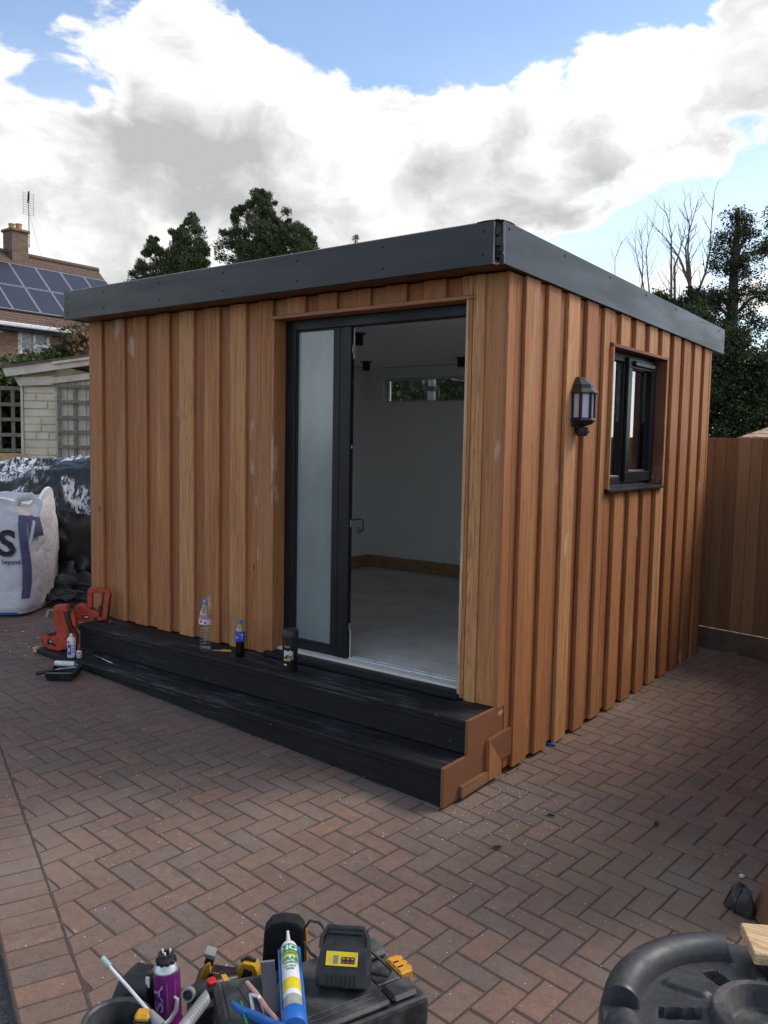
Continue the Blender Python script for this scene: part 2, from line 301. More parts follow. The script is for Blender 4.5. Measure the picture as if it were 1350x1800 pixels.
def tarp_mat():
    m, t = new_mat('black_sheet_with_paint'); g = t.n('ShaderNodeNewGeometry'); P = g.outputs['Position']
    a = t.noise(t.vec('MULTIPLY', P, (1, 1, .55)), 3.4, 3., .55, .8); b = t.noise(t.vec('MULTIPLY', P, (16, 16, 3.2)), 1.6, 6., .7, .3); s = t.n('ShaderNodeSeparateXYZ'); t.l(P, s.inputs[0])
    mask = t.math('MULTIPLY', t.math('MULTIPLY', t.rng(a, .47, .60), t.rng(b, .46, .54)), t.rng(s.outputs[2], .45, .80))
    col = t.mix(mask, (.013, .014, .016), (.60, .63, .66)); t.l(col, t.b.inputs['Base Color']); t.l(t.rng(mask, 0., 1., .30, .55), t.b.inputs['Roughness']); setbump(t, t.noise(P, 14., 5., .6), .25, .02); return m
M['tarp'] = tarp_mat(); M['blacksheet'] = plain('black_plastic_sheet', (.012, .012, .013), .33, bump=.4, bscale=20)
M['leaf_dark'] = foliage('dark_ivy_leaves', (.026, .042, .015), (.042, .068, .022), (.066, .095, .034))
M['leaf_alder'] = foliage('alder_leaves', (.030, .046, .018), (.048, .072, .026), (.080, .105, .040))
M['leaf_con'] = foliage('cypress_sprays', (.055, .080, .034), (.095, .118, .048), (.16, .165, .065), .6, .2)
M['leaf_bram'] = foliage('bramble_leaves', (.040, .060, .018), (.080, .105, .035), (.15, .16, .07))
M['leaf_dry'] = foliage('dry_stems', (.16, .10, .05), (.24, .17, .09), (.30, .22, .13))
M['bark'] = plain('grey_bark', (.16, .13, .105), .9, c2=(.10, .08, .065), scale=14, bump=.5); M['barkdark'] = plain('dark_bark', (.05, .04, .032), .9, bump=.5)
M['brick'] = brick_mat('house_brick', (.29, .145, .075), (.22, .10, .055), (.26, .21, .16), 'y'); M['chim'] = brick_mat('chimney_brick', (.20, .12, .075), (.13, .08, .055), (.22, .19, .15), 'xy')
M['tile'] = brick_mat('roof_tiles', (.17, .105, .075), (.13, .083, .062), (.07, .05, .04), 'y', .17, .10, .012)
M['upvc'] = plain('white_upvc', (.75, .75, .75), .4); M['pot'] = plain('clay_chimney_pot', (.52, .33, .14), .8); M['lead'] = plain('lead_flashing', (.26, .26, .29), .6)
def pv_mat():
    m, t = new_mat('solar_cells'); g = t.n('ShaderNodeNewGeometry'); s = t.n('ShaderNodeSeparateXYZ'); t.l(g.outputs['Position'], s.inputs[0])
    fx = t.math('ABSOLUTE', t.math('SUBTRACT', t.math('FRACT', t.math('MULTIPLY', s.outputs[1], 6.2)), .5)); fz = t.math('ABSOLUTE', t.math('SUBTRACT', t.math('FRACT', t.math('MULTIPLY', s.outputs[2], 8.6)), .5))
    ln = t.rng(t.math('MAXIMUM', fx, fz), .44, .48)
    col = t.mix(ln, (.007, .010, .032), (.035, .042, .075)); t.l(col, t.b.inputs['Base Color']); t.b.inputs['Roughness'].default_value = .28; return m
M['pv'] = pv_mat(); M['winglass'] = plain('house_window_pane', (.30, .34, .36), .08)
M['canvas'] = None
def stripes():
    m, t = new_mat('striped_canvas'); tcn = t.n('ShaderNodeTexCoord'); s = t.n('ShaderNodeSeparateXYZ'); t.l(tcn.outputs['Object'], s.inputs[0])
    r = t.vec('LENGTH', t.vec('MULTIPLY', tcn.outputs['Object'], (1, 1, 0)), out=1)
    f = t.math('FRACT', t.math('MULTIPLY', r, 11.)); col = t.ramp(f, [(0, (.50, .40, .25)), (.35, (.50, .40, .25)), (.4, (.30, .10, .07)), (.6, (.30, .10, .07)), (.65, (.48, .38, .22)), (.85, (.42, .36, .12)), (1, (.50, .40, .25))], 'CONSTANT')
    t.l(col, t.b.inputs['Base Color']); t.b.inputs['Roughness'].default_value = .8; return m
M['canvas'] = stripes()

# ------------------------------------------------------------------ mesh helpers
class MB:
    def __init__(s): s.v = []; s.f = []
    def add(s, vs, fs):
        o = len(s.v); s.v += [tuple(map(float, q)) for q in vs]; s.f += [tuple(i+o for i in f) for f in fs]; return s
    def box(s, a, b, M4=None):
        (x0, y0, z0), (x1, y1, z1) = a, b
        vs = [(x0, y0, z0), (x1, y0, z0), (x1, y1, z0), (x0, y1, z0), (x0, y0, z1), (x1, y0, z1), (x1, y1, z1), (x0, y1, z1)]
        if M4 is not None: vs = [tuple(M4 @ Vector(q)) for q in vs]
        return s.add(vs, [(0, 3, 2, 1), (4, 5, 6, 7), (0, 1, 5, 4), (1, 2, 6, 5), (2, 3, 7, 6), (3, 0, 4, 7)])
    def cbox(s, a, b, c=.004, M4=None):
        """box with chamfered edges"""
        lo, hi = a, b; vs = []; idx = {}
        for ax in range(3):
            for sx in (0, 1):
                for sy in (0, 1):
                    for sz in (0, 1):
                        q = []
                        for k, sgn in enumerate((sx, sy, sz)):
                            e = lo[k] if sgn == 0 else hi[k]
                            if k != ax: e += c if sgn == 0 else -c
                            q.append(e)
                        idx[(ax, sx, sy, sz)] = len(vs); vs.append(tuple(q))
        fs = []
        for ax in range(3):
            for sg in (0, 1):
                o = [k for k in range(3) if k != ax]; loop = []
                for (p_, q_) in ((0, 0), (1, 0), (1, 1), (0, 1)):
                    k = [0, 0, 0]; k[ax] = sg; k[o[0]] = p_; k[o[1]] = q_; loop.append(idx[(ax, *k)])
                fs.append(tuple(loop))
        for ax in range(3):                                   # edge chamfers run along ax
            o = [k for k in range(3) if k != ax]
            for p_ in (0, 1):
                for q_ in (0, 1):
                    k0 = [0, 0, 0]; k0[o[0]] = p_; k0[o[1]] = q_; k1 = list(k0); k1[ax] = 1
                    fs.append((idx[(o[0], *k0)], idx[(o[0], *k1)], idx[(o[1], *k1)], idx[(o[1], *k0)]))
        for sx in (0, 1):
            for sy in (0, 1):
                for sz in (0, 1): fs.append((idx[(0, sx, sy, sz)], idx[(1, sx, sy, sz)], idx[(2, sx, sy, sz)]))
        if M4 is not None: vs = [tuple(M4 @ Vector(q)) for q in vs]
        return s.add(vs, fs)
    def prism(s, poly, a, b, axis=1, M4=None):
        """polygon (in the two other axes) pushed along axis from a to b"""
        n = len(poly); vs = []
        for t_ in (a, b):
            for (p_, q_) in poly:
                vs.append((p_, t_, q_) if axis == 1 else ((t_, p_, q_) if axis == 0 else (p_, q_, t_)))
        if M4 is not None: vs = [tuple(M4 @ Vector(q)) for q in vs]
        fs = [tuple(range(n)), tuple(range(2*n-1, n-1, -1))] + [(i, i+n, (i+1) % n+n, (i+1) % n) for i in range(n)]
        return s.add(vs, fs)
    def tube(s, path, rad, n=8, caps=True, squash=None):
        path = [Vector(q) for q in path]; rad = rad if hasattr(rad, '__len__') else [rad]*len(path)
        rings = []; prev = None; o = len(s.v)
        for i, q in enumerate(path):
            d = (path[min(i+1, len(path)-1)]-path[max(i-1, 0)]).normalized()
            ref = prev if prev is not None else (Vector((0, 0, 1)) if abs(d.z) < .9 else Vector((1, 0, 0)))
            x = ref-d*ref.dot(d)
            if x.length < 1e-6: x = Vector((1, 0, 0))-d*d.x
            x.normalize(); y = d.cross(x); prev = x
            for k in range(n):
                a = 2*math.pi*k/n; s.v.append(tuple(q+(x*math.cos(a)+y*math.sin(a)*(squash or 1))*rad[i]))
        for i in range(len(path)-1):
            for k in range(n): s.f.append((o+i*n+k, o+i*n+(k+1) % n, o+(i+1)*n+(k+1) % n, o+(i+1)*n+k))
        if caps: s.f.append(tuple(o+k for k in range(n-1, -1, -1))); s.f.append(tuple(o+(len(path)-1)*n+k for k in range(n)))
        return s
    def lathe(s, prof, n=24, M4=None, a0=0., a1=2*math.pi):
        """profile of (radius, height) turned about z"""
        full = abs(a1-a0-2*math.pi) < 1e-6; m = n if full else n+1; vs = []
        for (r, z) in prof:
            for k in range(m): a = a0+(a1-a0)*k/n; vs.append((r*math.cos(a), r*math.sin(a), z))
        if M4 is not None: vs = [tuple(M4 @ Vector(q)) for q in vs]
        fs = []
        for i in range(len(prof)-1):
            for k in range(n):
                k2 = (k+1) % m; fs.append((i*m+k, i*m+k2, (i+1)*m+k2, (i+1)*m+k))
        if full:
            if prof[0][0] > 1e-5: fs.append(tuple(range(n-1, -1, -1)))
            if prof[-1][0] > 1e-5: fs.append(tuple((len(prof)-1)*m+k for k in range(n)))
        return s.add(vs, fs)
    def grid(s, fn, nu, nv):
        vs = [fn(i/nu, j/nv) for j in range(nv+1) for i in range(nu+1)]
        return s.add(vs, [(j*(nu+1)+i, j*(nu+1)+i+1, (j+1)*(nu+1)+i+1, (j+1)*(nu+1)+i) for j in range(nv) for i in range(nu)])
    def mesh(s, name, mat, smooth=False, bevel=0., sub=0):
        me = bpy.data.meshes.new(name); me.from_pydata(s.v, [], s.f)
        bm = bmesh.new(); bm.from_mesh(me)
        bmesh.ops.recalc_face_normals(bm, faces=bm.faces)
        if bevel:
            ed = [e for e in bm.edges if len(e.link_faces) == 2 and e.calc_face_angle(0) > .5]
            bmesh.ops.bevel(bm, geom=ed, offset=bevel, segments=2, profile=.6, affect='EDGES', clamp_overlap=True)
        bm.to_mesh(me); bm.free()
        if smooth:
            me.polygons.foreach_set('use_smooth', [True]*len(me.polygons))
            try: me.set_sharp_from_angle(angle=R_(smooth if smooth is not True else 40))
            except Exception: pass
        me.materials.append(M[mat] if isinstance(mat, str) else mat); return me
    def build(s, name, mat, parent=None, smooth=False, bevel=0., world=False, **tags):
        if world and parent is not None:
            l = parent.matrix_basis.inverted(); s.v = [tuple(l @ Vector(q)) for q in s.v]
        return link(name, s.mesh(name, mat, smooth, bevel), parent, **tags)
def link(name, me, parent=None, label=None, cat=None, group=None, kind=None, loc=None, rot=None):
    o = bpy.data.objects.new(name, me); COL.objects.link(o); o.parent = parent
    if loc is not None: o.location = loc
    if rot is not None: o.rotation_euler = rot
    for k, v in (('label', label), ('category', cat), ('group', group), ('kind', kind)):
        if v: o[k] = v
    return o
def thing(name, label, cat, loc=(0, 0, 0), rz=0., group=None, rot=None):
    return set_basis(link(name, None, None, label, cat, group, loc=tuple(map(float, loc)), rot=rot or (0, 0, rz)))
def set_basis(o): return o          # matrix_basis follows location and rotation at once
def copy_thing(o, parent=None, **kw):
    c = o.copy(); COL.objects.link(c); c.parent = parent
    for ch in list(o.children): copy_thing(ch, c)
    for k, v in kw.items(): c[k] = v
    return c
def text_mesh(body, size=1., bold=0., shear=0.):
    cu = bpy.data.curves.new('lettering', 'FONT'); cu.body = body; cu.size = size; cu.offset = bold; cu.shear = shear; cu.align_x = 'CENTER'; cu.align_y = 'CENTER'; cu.resolution_u = 3
    ob = bpy.data.objects.new('lettering', cu); COL.objects.link(ob); dg = bpy.context.evaluated_depsgraph_get(); dg.update()
    me = bpy.data.meshes.new_from_object(ob.evaluated_get(dg)); vs = [tuple(q.co) for q in me.vertices]; fs = [tuple(p.vertices) for p in me.polygons]
    bpy.data.objects.remove(ob); bpy.data.curves.remove(cu); bpy.data.meshes.remove(me); return vs, fs
def lettering(name, body, size, fn, mat, parent, bold=0., sx=1., sy=1., shear=0.):
    """flat print: each letter point mapped by fn(x, y) onto the surface"""
    vs, fs = text_mesh(body, size, bold, shear); mb = MB(); mb.add([fn(x*sx, y*sy) for x, y, _ in vs], fs)
    return mb.build(name, mat, parent)
def Mx(loc=(0, 0, 0), rot=(0, 0, 0), sc_=1.): return Matrix.Translation(Vector(loc)) @ Euler(rot).to_matrix().to_4x4() @ Matrix.Scale(sc_, 4)
def fbm(x, y, z, o=4): return mnoise.fractal(Vector((x, y, z)), 1.0, 2.0, o)

# ------------------------------------------------------------------ ground and drive
g = MB(); xs = [-1500, -60, -20, -7.5, -5, -2, 1, 3, 5.5, 20, 60, 1500]; ys = [-1500, -60, -20, -8, -4, 0, 4, 9, 20, 60, 1500]
g.add([(x, y, gz(x, y)-.075) for y in ys for x in xs], [(j*len(xs)+i, j*len(xs)+i+1, (j+1)*len(xs)+i+1, (j+1)*len(xs)+i) for j in range(len(ys)-1) for i in range(len(xs)-1)])
g.build('ground', 'asphalt', kind='structure')
# kerb line of the drive at the lower left: laying course of blocks side by side, rough ground beyond
LP = np.array([-0.419, -2.219]); LD = np.array([.9288, -.3706]); LN = np.array([.3706, .9288])      # line point, direction, inward normal
bed = MB()
bx = [(-8.2, 1.05), (-8.2, 3.62), (4.2, 3.62), (4.2, -4.1)]
def side(q): return (np.array(q)-LP) @ LN
a_ = LP+LD*((-8.2-LP[0])/LD[0])-LN*.2; b_ = LP+LD*((4.2-LP[0])/LD[0])-LN*.2
bpoly = [tuple(a_), tuple(b_), (4.2, 3.62), (-8.2, 3.62)]
def grid_poly(mb, dz):
    N = 24
    for j in range(N):
        for i in range(N):
            q = []
            for (s_, t_) in ((i/N, j/N), ((i+1)/N, j/N), ((i+1)/N, (j+1)/N), (i/N, (j+1)/N)):
                p0 = np.array(bpoly[0])*(1-s_)+np.array(bpoly[1])*s_; p1 = np.array(bpoly[3])*(1-s_)+np.array(bpoly[2])*s_; p_ = p0*(1-t_)+p1*t_
                q.append((p_[0], p_[1], gz(p_[0], p_[1])+dz))
            mb.add(q, [(0, 1, 2, 3)])
grid_poly(bed, -.0030)
drive = bed.build('driveway', 'sand', kind='structure')

TH = -0.0768; PU = np.array([math.cos(TH), math.sin(TH)]); PV = np.array([-math.sin(TH), math.cos(TH)]); P0 = np.array([0.5584, -0.7512]); S_ = .0997
FOOT = (-3.42, .02, .0, 3.34)      # under the building: no blocks seen there
def clip(poly, n, c):
    out = []
    for i in range(len(poly)):
        a, b = np.array(poly[i]), np.array(poly[(i+1) % len(poly)]); da, db = a @ n-c, b @ n-c
        if da >= 0: out.append(tuple(a))
        if da*db < 0: out.append(tuple(a+(b-a)*da/(da-db)))
    return out
def project(P):
    d = np.asarray(P, float)-CAM; z = d @ FW; return 675+FPX*(d @ RT)/z, 900-FPX*(d @ UP)/z, z
blocks = []          # (polygon, whole?, centre, long axis angle)
lim = LP @ LN+.004
for i in range(-95, 60):
    for j in range(-70, 70):
        m_ = (i-j) % 4
        if m_ == 0: cells, ang = (2, 1), TH
        elif m_ == 3: cells, ang = (1, 2), TH+math.pi/2
        else: continue
        g0 = .0025
        c0 = P0+S_*((i+cells[0]/2)*PU+(j+cells[1]/2)*PV)
        if not (-8. < c0[0] < 4.0 and -4. < c0[1] < 3.6): continue
        if FOOT[0]+.1 < c0[0] < FOOT[1]-.12 and -.30 < c0[1] < FOOT[3]: continue
        hw, hh = cells[0]*S_/2-g0, cells[1]*S_/2-g0
        poly = [tuple(c0+PU*a*hw+PV*b*hh) for a, b in ((-1, -1), (1, -1), (1, 1), (-1, 1))]
        dd = min(np.array(q) @ LN for q in poly)-lim
        whole = dd >= 0
        if not whole:
            poly = clip(poly, LN, lim)
            if len(poly) < 3: continue
            ar = .5*abs(sum(poly[k][0]*poly[(k+1) % len(poly)][1]-poly[(k+1) % len(poly)][0]*poly[k][1] for k in range(len(poly))))
            if ar < .0008: continue
        blocks.append((poly, whole, np.mean(poly, axis=0), ang))
LA = math.atan2(LD[1], LD[0])
for k in range(-70, 46):
    if k < -58: continue
    c0 = LP+LD*(k*.0997)-LN*.1
    hw, hh = .0997/2-.003, .1-.003
    poly = [tuple(c0+LD*a*hw+LN*b*hh) for a, b in ((-1, -1), (1, -1), (1, 1), (-1, 1))]
    blocks.append((poly, True, c0, LA+math.pi/2))
# the 300 blocks that show largest become parts of their own
def vis(b):
    c = (b[2][0], b[2][1], gz(*b[2])); u, v, z = project(c)
    if z < .3 or u < -25 or u > 1375 or v > 1830 or not b[1]: return 1e9
    if 380 < u < 740 and v > 1735: return 1e9          # wholly under the tool case
    if u > 1110 and v > 1690: return 1e9               # wholly behind the round base
    if b[2][1] > -.5 and b[2][0] < .05: return 1e9
    return z
order = sorted(range(len(blocks)), key=lambda k: vis(blocks[k])); near = set(k for k in order[:300] if vis(blocks[k]) < 1e8)
TILT = Matrix(((1, 0, 0), (0, 1, 0), (0, 0, 1)))
pm = MB(); pm.cbox((-.0997+.0025, -.04985+.0025, -.055), (.0997-.0025, .04985-.0025, 0), .0045); paver_me = pm.mesh('paver', 'paver')
far = MB(); rr = random.Random(3)
nrm = Vector((-GA, -GB, 1)).normalized(); qt = Vector((0, 0, 1)).rotation_difference(nrm)
for k, (poly, whole, c, ang) in enumerate(blocks):
    dz = rr.uniform(-.0015, .0015); tx, ty = rr.uniform(-.012, .012), rr.uniform(-.012, .012)
    if k in near:
        o = link('paver', paver_me, drive); o.rotation_mode = 'QUATERNION'
        q = Vector((0, 0, 1)).rotation_difference(Vector((-GA+tx, -GB+ty, 1)).normalized())
        o.rotation_quaternion = q @ Euler((0, 0, ang+rr.uniform(-.01, .01))).to_quaternion(); o.location = (c[0], c[1], gz(*c)+dz)
    else:
        n = len(poly); inner = [(np.array(q)-c)*(1-.0055/max(1e-3, np.linalg.norm(np.array(q)-c)))+c for q in poly]
        h = lambda q, z: (q[0], q[1], gz(q[0], q[1])+dz+z+tx*(q[0]-c[0])+ty*(q[1]-c[1]))
        far.add([h(q, 0) for q in inner]+[h(q, -.004) for q in poly]+[h(q, -.03) for q in poly],
                [tuple(range(n))]+[(i, n+i, n+(i+1) % n, (i+1) % n) for i in range(n)]+[(n+i, 2*n+i, 2*n+(i+1) % n, n+(i+1) % n) for i in range(n)])
far.build('distant_pavers', 'paver', drive, kind='stuff')
# crumbs of filler and sawdust on the blocks
fl = MB(); rr = random.Random(11)
def chip(x, y, r):
    z = gz(x, y)+.001; n = rr.choice((3, 4, 5)); a0 = rr.uniform(0, 6.3); pts = [(x+math.cos(a0+6.283*k/n)*r*rr.uniform(.5, 1.2), y+math.sin(a0+6.283*k/n)*r*rr.uniform(.5, 1.2)) for k in range(n)]
    fl.add([(p[0], p[1], z) for p in pts]+[(x, y, z+r*.6)], [(k, (k+1) % n, n) for k in range(n)])
for _ in range(420): chip(rr.uniform(-3.6, 2.2), rr.uniform(-2.2, -.55), rr.uniform(.0012, .0042))
for _ in range(260): chip(abs(rr.gauss(0, .28))+.02, rr.gauss(-.25, .25), rr.uniform(.0012, .0045))
for _ in range(70): chip(rr.uniform(.1, 1.6), rr.uniform(0, 3.2), rr.uniform(.002, .005))
for _ in range(60): chip(rr.gauss(-3.9, .3), rr.gauss(-.55, .35), rr.uniform(.003, .011))
fl.build('white_crumbs', 'whitepl', label='tiny white crumbs of filler scattered over the block paving', cat='crumbs', kind='stuff')
def leafbit(u, v, lab, a, L=.05):
    p_ = onz(u, v, 0); d = _ray(u, v); n = np.array([-GA, -GB, 1.]); t_ = (GC-n @ CAM)/(n @ d); q = CAM+d*t_
    m = MB(); vs = [(-L*.5, 0, .002), (-L*.15, L*.16, .012), (L*.2, L*.13, .010), (L*.5, 0, .004), (L*.2, -L*.14, .014), (-L*.15, -L*.12, .004), (L*.02, 0, .001)]
    m.add(vs, [(0, 6, 1), (1, 6, 2), (2, 6, 3), (3, 6, 4), (4, 6, 5), (5, 6, 0)]); m.tube([(-L*.45, 0, .002), (-L*.8, L*.1, .004)], .0012, 4)
    m.build('dead_leaf', plain('dead_leaf', (.035, .024, .016), .8), label=lab, cat='leaf', loc=tuple(q+np.array([0, 0, .002])), rot=(0, 0, a), group='dead leaves on the drive')
leafbit(968, 1436, 'curled dead leaf on the paving near the corner of the steps', .5, .05)
leafbit(1153, 1451, 'dead leaf lying furthest right on the paving', 2.2, .05)
leafbit(874, 1492, 'thin dead leaf on the paving in front of the step corner', .9, .055)

# ------------------------------------------------------------------ garden room
W, DP, ZD, ZL, ZB = 3.5905, 3.336, 0.1896, 0.011, -0.1537
FALL = .0209
def ztop(y): return 2.424-FALL*max(y, -.2)
room = thing('garden_room', 'flat roofed garden room clad in upright cedar boards with dark grey fascia', 'garden room', (-1.8, 1.67, -.15))
room['kind'] = 'thing'
def part(mb, name, mat, **k): return mb.build(name, mat, room, world=True, **k)
def vboard(x0, x1, y0, y1, z0, z1a, z1b=None, mat='cedar', c=.0025, name='cladding_board', ragged=0.):
    """upright board, its top may slope along y"""
    mb = MB(); mb.cbox((x0, y0, z0), (x1, y1, z1a), c)
    if z1b is not None: mb.v = [(x, y, z if z < (z0+z1a)/2 else z-z1a+(z1a+(z1b-z1a)*(y-y0)/max(1e-6, y1-y0))) for x, y, z in mb.v]
    return part(mb, name, mat)
rb = random.Random(5)
# front boards: raised boards over underboards
RAISED = [(-3.29, -3.151), (-3.043, -2.899), (-2.784, -2.644), (-2.537, -2.392), (-2.28, -2.135), (-2.03, -1.886), (-1.773, -1.647)]
ZF0 = ZD+.0012
edges = [-3.43]+[e for r in RAISED for e in r]
under = [(-3.44, -3.28)]+[(RAISED[k][1]-.012, RAISED[k+1][0]+.012) for k in range(len(RAISED)-1)]
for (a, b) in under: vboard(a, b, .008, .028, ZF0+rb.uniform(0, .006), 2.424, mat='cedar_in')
for (a, b) in RAISED: vboard(a, b, -.0145+rb.uniform(-.002, .001), .0075, ZF0+rb.uniform(0, .005), 2.424)
vboard(-3.59, -3.43, -.0165, .0075, -.02, 2.424)                                    # left corner board
OVER = [(-1.527, -1.378), (-1.27, -1.129), (-1.02, -.881), (-.772, -.63), (-.516, -.376), (-.27, -.206)]
DT = 2.322                                                                            # head of the door trim
for (a, b) in OVER: vboard(a, b, -.0145, .0075, DT+.002, 2.424)
ov = [(-1.647, -1.515)]+[(OVER[k][1]-.012, OVER[k+1][0]+.012) for k in range(5)]
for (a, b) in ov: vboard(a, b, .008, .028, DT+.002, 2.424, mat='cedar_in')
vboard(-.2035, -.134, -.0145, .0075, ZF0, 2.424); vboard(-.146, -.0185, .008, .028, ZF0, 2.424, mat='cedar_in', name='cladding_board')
vboard(-.133, -.0185, -.006, .0072, ZF0, 2.424)
part(MB().box((-3.43, .0282, .12), (-1.66, .0288, .24)), 'gap_backing', 'membrane'); part(MB().box((-.2, .0282, .12), (-.03, .0288, .24)), 'gap_backing', 'membrane')  # black strips added to darken the gap where pale wall would show
# right side boards
SR = [(.127, .281), (.380, .530), (.631, .780), (.882, 1.036), (1.142, 1.294), (1.398, 1.549), (1.651, 1.803), (1.907, 2.058), (2.159, 2.306), (2.407, 2.560), (2.650, 2.800), (2.906, 3.065), (3.163, 3.306)]
WY0, WY1, WZ0, WZ1 = 1.231, 2.249, 1.285, 2.198                                       # window trim outline
def sboard(y0, y1, x0, x1, z0, z1, mat, top=True):
    mb = MB(); mb.cbox((x0, y0, z0), (x1, y1, z1), .0025)
    if top: mb.v = [(x, y, z if z < (z0+z1)/2 else z-FALL*y) for x, y, z in mb.v]
    return part(mb, 'cladding_board', mat)
def side_board(y0, y1, x0, x1, mat):
    zb = ZB+rb.uniform(-.006, .006)-(.012 if x1 > .01 else 0)
    if y1 < WY0-.0 or y0 > WY1+.0: sboard(y0, y1, x0, x1, zb, 2.424, mat); return
    if y0 < WY0 and WY0-y0 > .02: sboard(y0, WY0-.002, x0, x1, zb, 2.424, mat); y0 = WY0-.0005
    if y1 > WY1 and y1-WY1 > .02: sboard(WY1+.002, y1, x0, x1, zb, 2.424, mat); y1 = WY1+.0005
    sboard(y0, y1, x0, x1, WZ1+.002, 2.424, mat); sboard(y0, y1, x0, x1, zb, WZ0-.014, mat, False)
for (a, b) in SR: side_board(a, b, .0055, .028+rb.uniform(-.002, .0015), 'cedar')
us = [(.06, .139)]+[(SR[k][1]-.012, SR[k+1][0]+.012) for k in range(len(SR)-1)]
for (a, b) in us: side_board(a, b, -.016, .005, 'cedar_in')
sboard(-.0155, .096, -.018, .0035, ZB+.34, 2.424, 'cedar'); sboard(3.2965, 3.336, -.016, .03, ZB, 2.424, 'cedar')
# walls behind the boards, lined white inside
def wall(mb, name='wall_panel', mat='plaster'): return part(mb, name, mat)
FI, LI, BI, RI = .16, -3.39, 3.2, -.14        # inner faces
ZFL, ZC = .247, 2.335
wall(MB().box((-3.57, .029, -.12), (-1.66, FI, 2.41))); wall(MB().box((-.205, .029, -.12), (-.019, FI, 2.41))); wall(MB().box((-1.66, .029, 2.312), (-.205, FI, 2.41)))
wall(MB().box((-3.56, FI, -.12), (LI, 3.32, 2.33)))
b4 = [((LI, BI, -.12), (-.02, 3.32, 1.975)), ((LI, BI, 2.222), (-.02, 3.32, 2.33)), ((LI, BI, 1.975), (-3.235, 3.32, 2.222)), ((-.9, BI, 1.975), (-.02, 3.32, 2.222))]
for a, b in b4: wall(MB().box(a, b))
for a, b in [((RI, FI, -.12), (-.0165, WY0+.02, 2.33)), ((RI, WY1-.02, -.12), (-.0165, BI, 2.33)), ((RI, WY0+.02, -.12), (-.0165, WY1-.02, WZ0+.0)), ((RI, WY0+.02, WZ1-.02), (-.0165, WY1-.02, 2.33))]: wall(MB().box(a, b))
part(MB().box((LI, FI, ZC), (RI, BI, ZC+.05)), 'ceiling_lining', 'plaster')
part(MB().box((-3.55, .03, ZFL-.06), (-.03, 3.3, ZFL)), 'floor', 'screed')
part(MB().cbox((LI+.001, BI-.018, ZFL+.001), (RI-.001, BI-.001, ZFL+.128), .003), 'skirting', 'mdf'); part(MB().cbox((LI+.001, FI+.01, ZFL+.001), (LI+.018, BI-.02, ZFL+.128), .003), 'skirting', 'mdf'); part(MB().cbox((RI-.018, FI+.01, ZFL+.001), (RI-.001, BI-.02, ZFL+.128), .003), 'skirting', 'mdf')
part(MB().box((-3.57, .03, -.13), (-.02, 3.31, -.03)), 'base_frame', 'membrane')
for yy in (.35, 1.3, 2.2, 3.1):
    part(MB().box((-.22, yy-.1, gz(0, yy)), (-.06, yy+.1, -.13)), 'foundation_pad', 'gravelboard')
# outer left and back skins, out of sight but closed
for k in range(13):
    part(MB().box((-3.592, .012+k*.2555, -.1), (-3.561, .262+k*.2555, 2.35)), 'cladding_board', 'cedar')
for a, b in (((-3.58, 3.321, -.12), (-.017, 3.334, 1.96)), ((-3.58, 3.321, 2.24), (-.017, 3.334, 2.33)), ((-3.58, 3.321, 1.961), (-3.25, 3.334, 2.239)), ((-.88, 3.321, 1.961), (-.017, 3.334, 2.239))): part(MB().box(a, b), 'cladding_board', 'cedar')
# roof deck, soffit, fascias
def slope(mb): mb.v = [(x, y, z-FALL*max(y, -.2)) for x, y, z in mb.v]; return mb
part(slope(MB().box((-3.60, -.168, 2.47), (.022, 3.56, 2.60))), 'roof_deck', 'membrane')
part(slope(MB().box((-3.61, -.172, 2.432), (.006, 3.57, 2.452))), 'soffit', 'soffit')
fz0, fz1 = 2.4256, 2.6264
prof = [(-.1925, fz0), (-.1925, fz1), (-.182, fz1), (-.182, fz0+.010), (-.150, fz0+.010), (-.150, fz0)]
fb = part(MB().prism(prof, -3.635, .0088, 0), 'fascia_board', 'fascia')
ce = [(-.1925, fz0), (-.1925, fz1), (-.182, fz1), (-.182, fz0+.010), (-.150, fz0+.010), (-.150, fz0)]
MB().prism(ce, .0089, .0104, 0).build('cut_edge', 'cutedge', fb, world=False); fb.children[-1].location = -Vector(room.location)
MB().prism(ce, -3.6365, -3.6351, 0).build('cut_edge', 'cutedge', fb); fb.children[-1].location = -Vector(room.location)
ps = [(.0488, fz0), (.0488, fz1), (.0375, fz1), (.0375, fz0+.011), (.012, fz0+.011), (.012, fz0)]
sf = part(slope(MB().prism(ps, -.1525, 3.596, 1)), 'fascia_board', 'fascia')
slope(MB().prism(ps, -.1545, -.1526, 1)).build('cut_edge', 'cutedge', sf); sf.children[-1].location = -Vector(room.location)
pl = [(-3.634, fz0), (-3.634, fz1-.004), (-3.622, fz1-.004), (-3.622, fz0)]
part(slope(MB().prism(pl, -.148, 3.596, 1)), 'fascia_board', 'fascia'); part(MB().box((-3.61, 3.584, 2.36), (.03, 3.60, 2.54)), 'fascia_board', 'fascia')
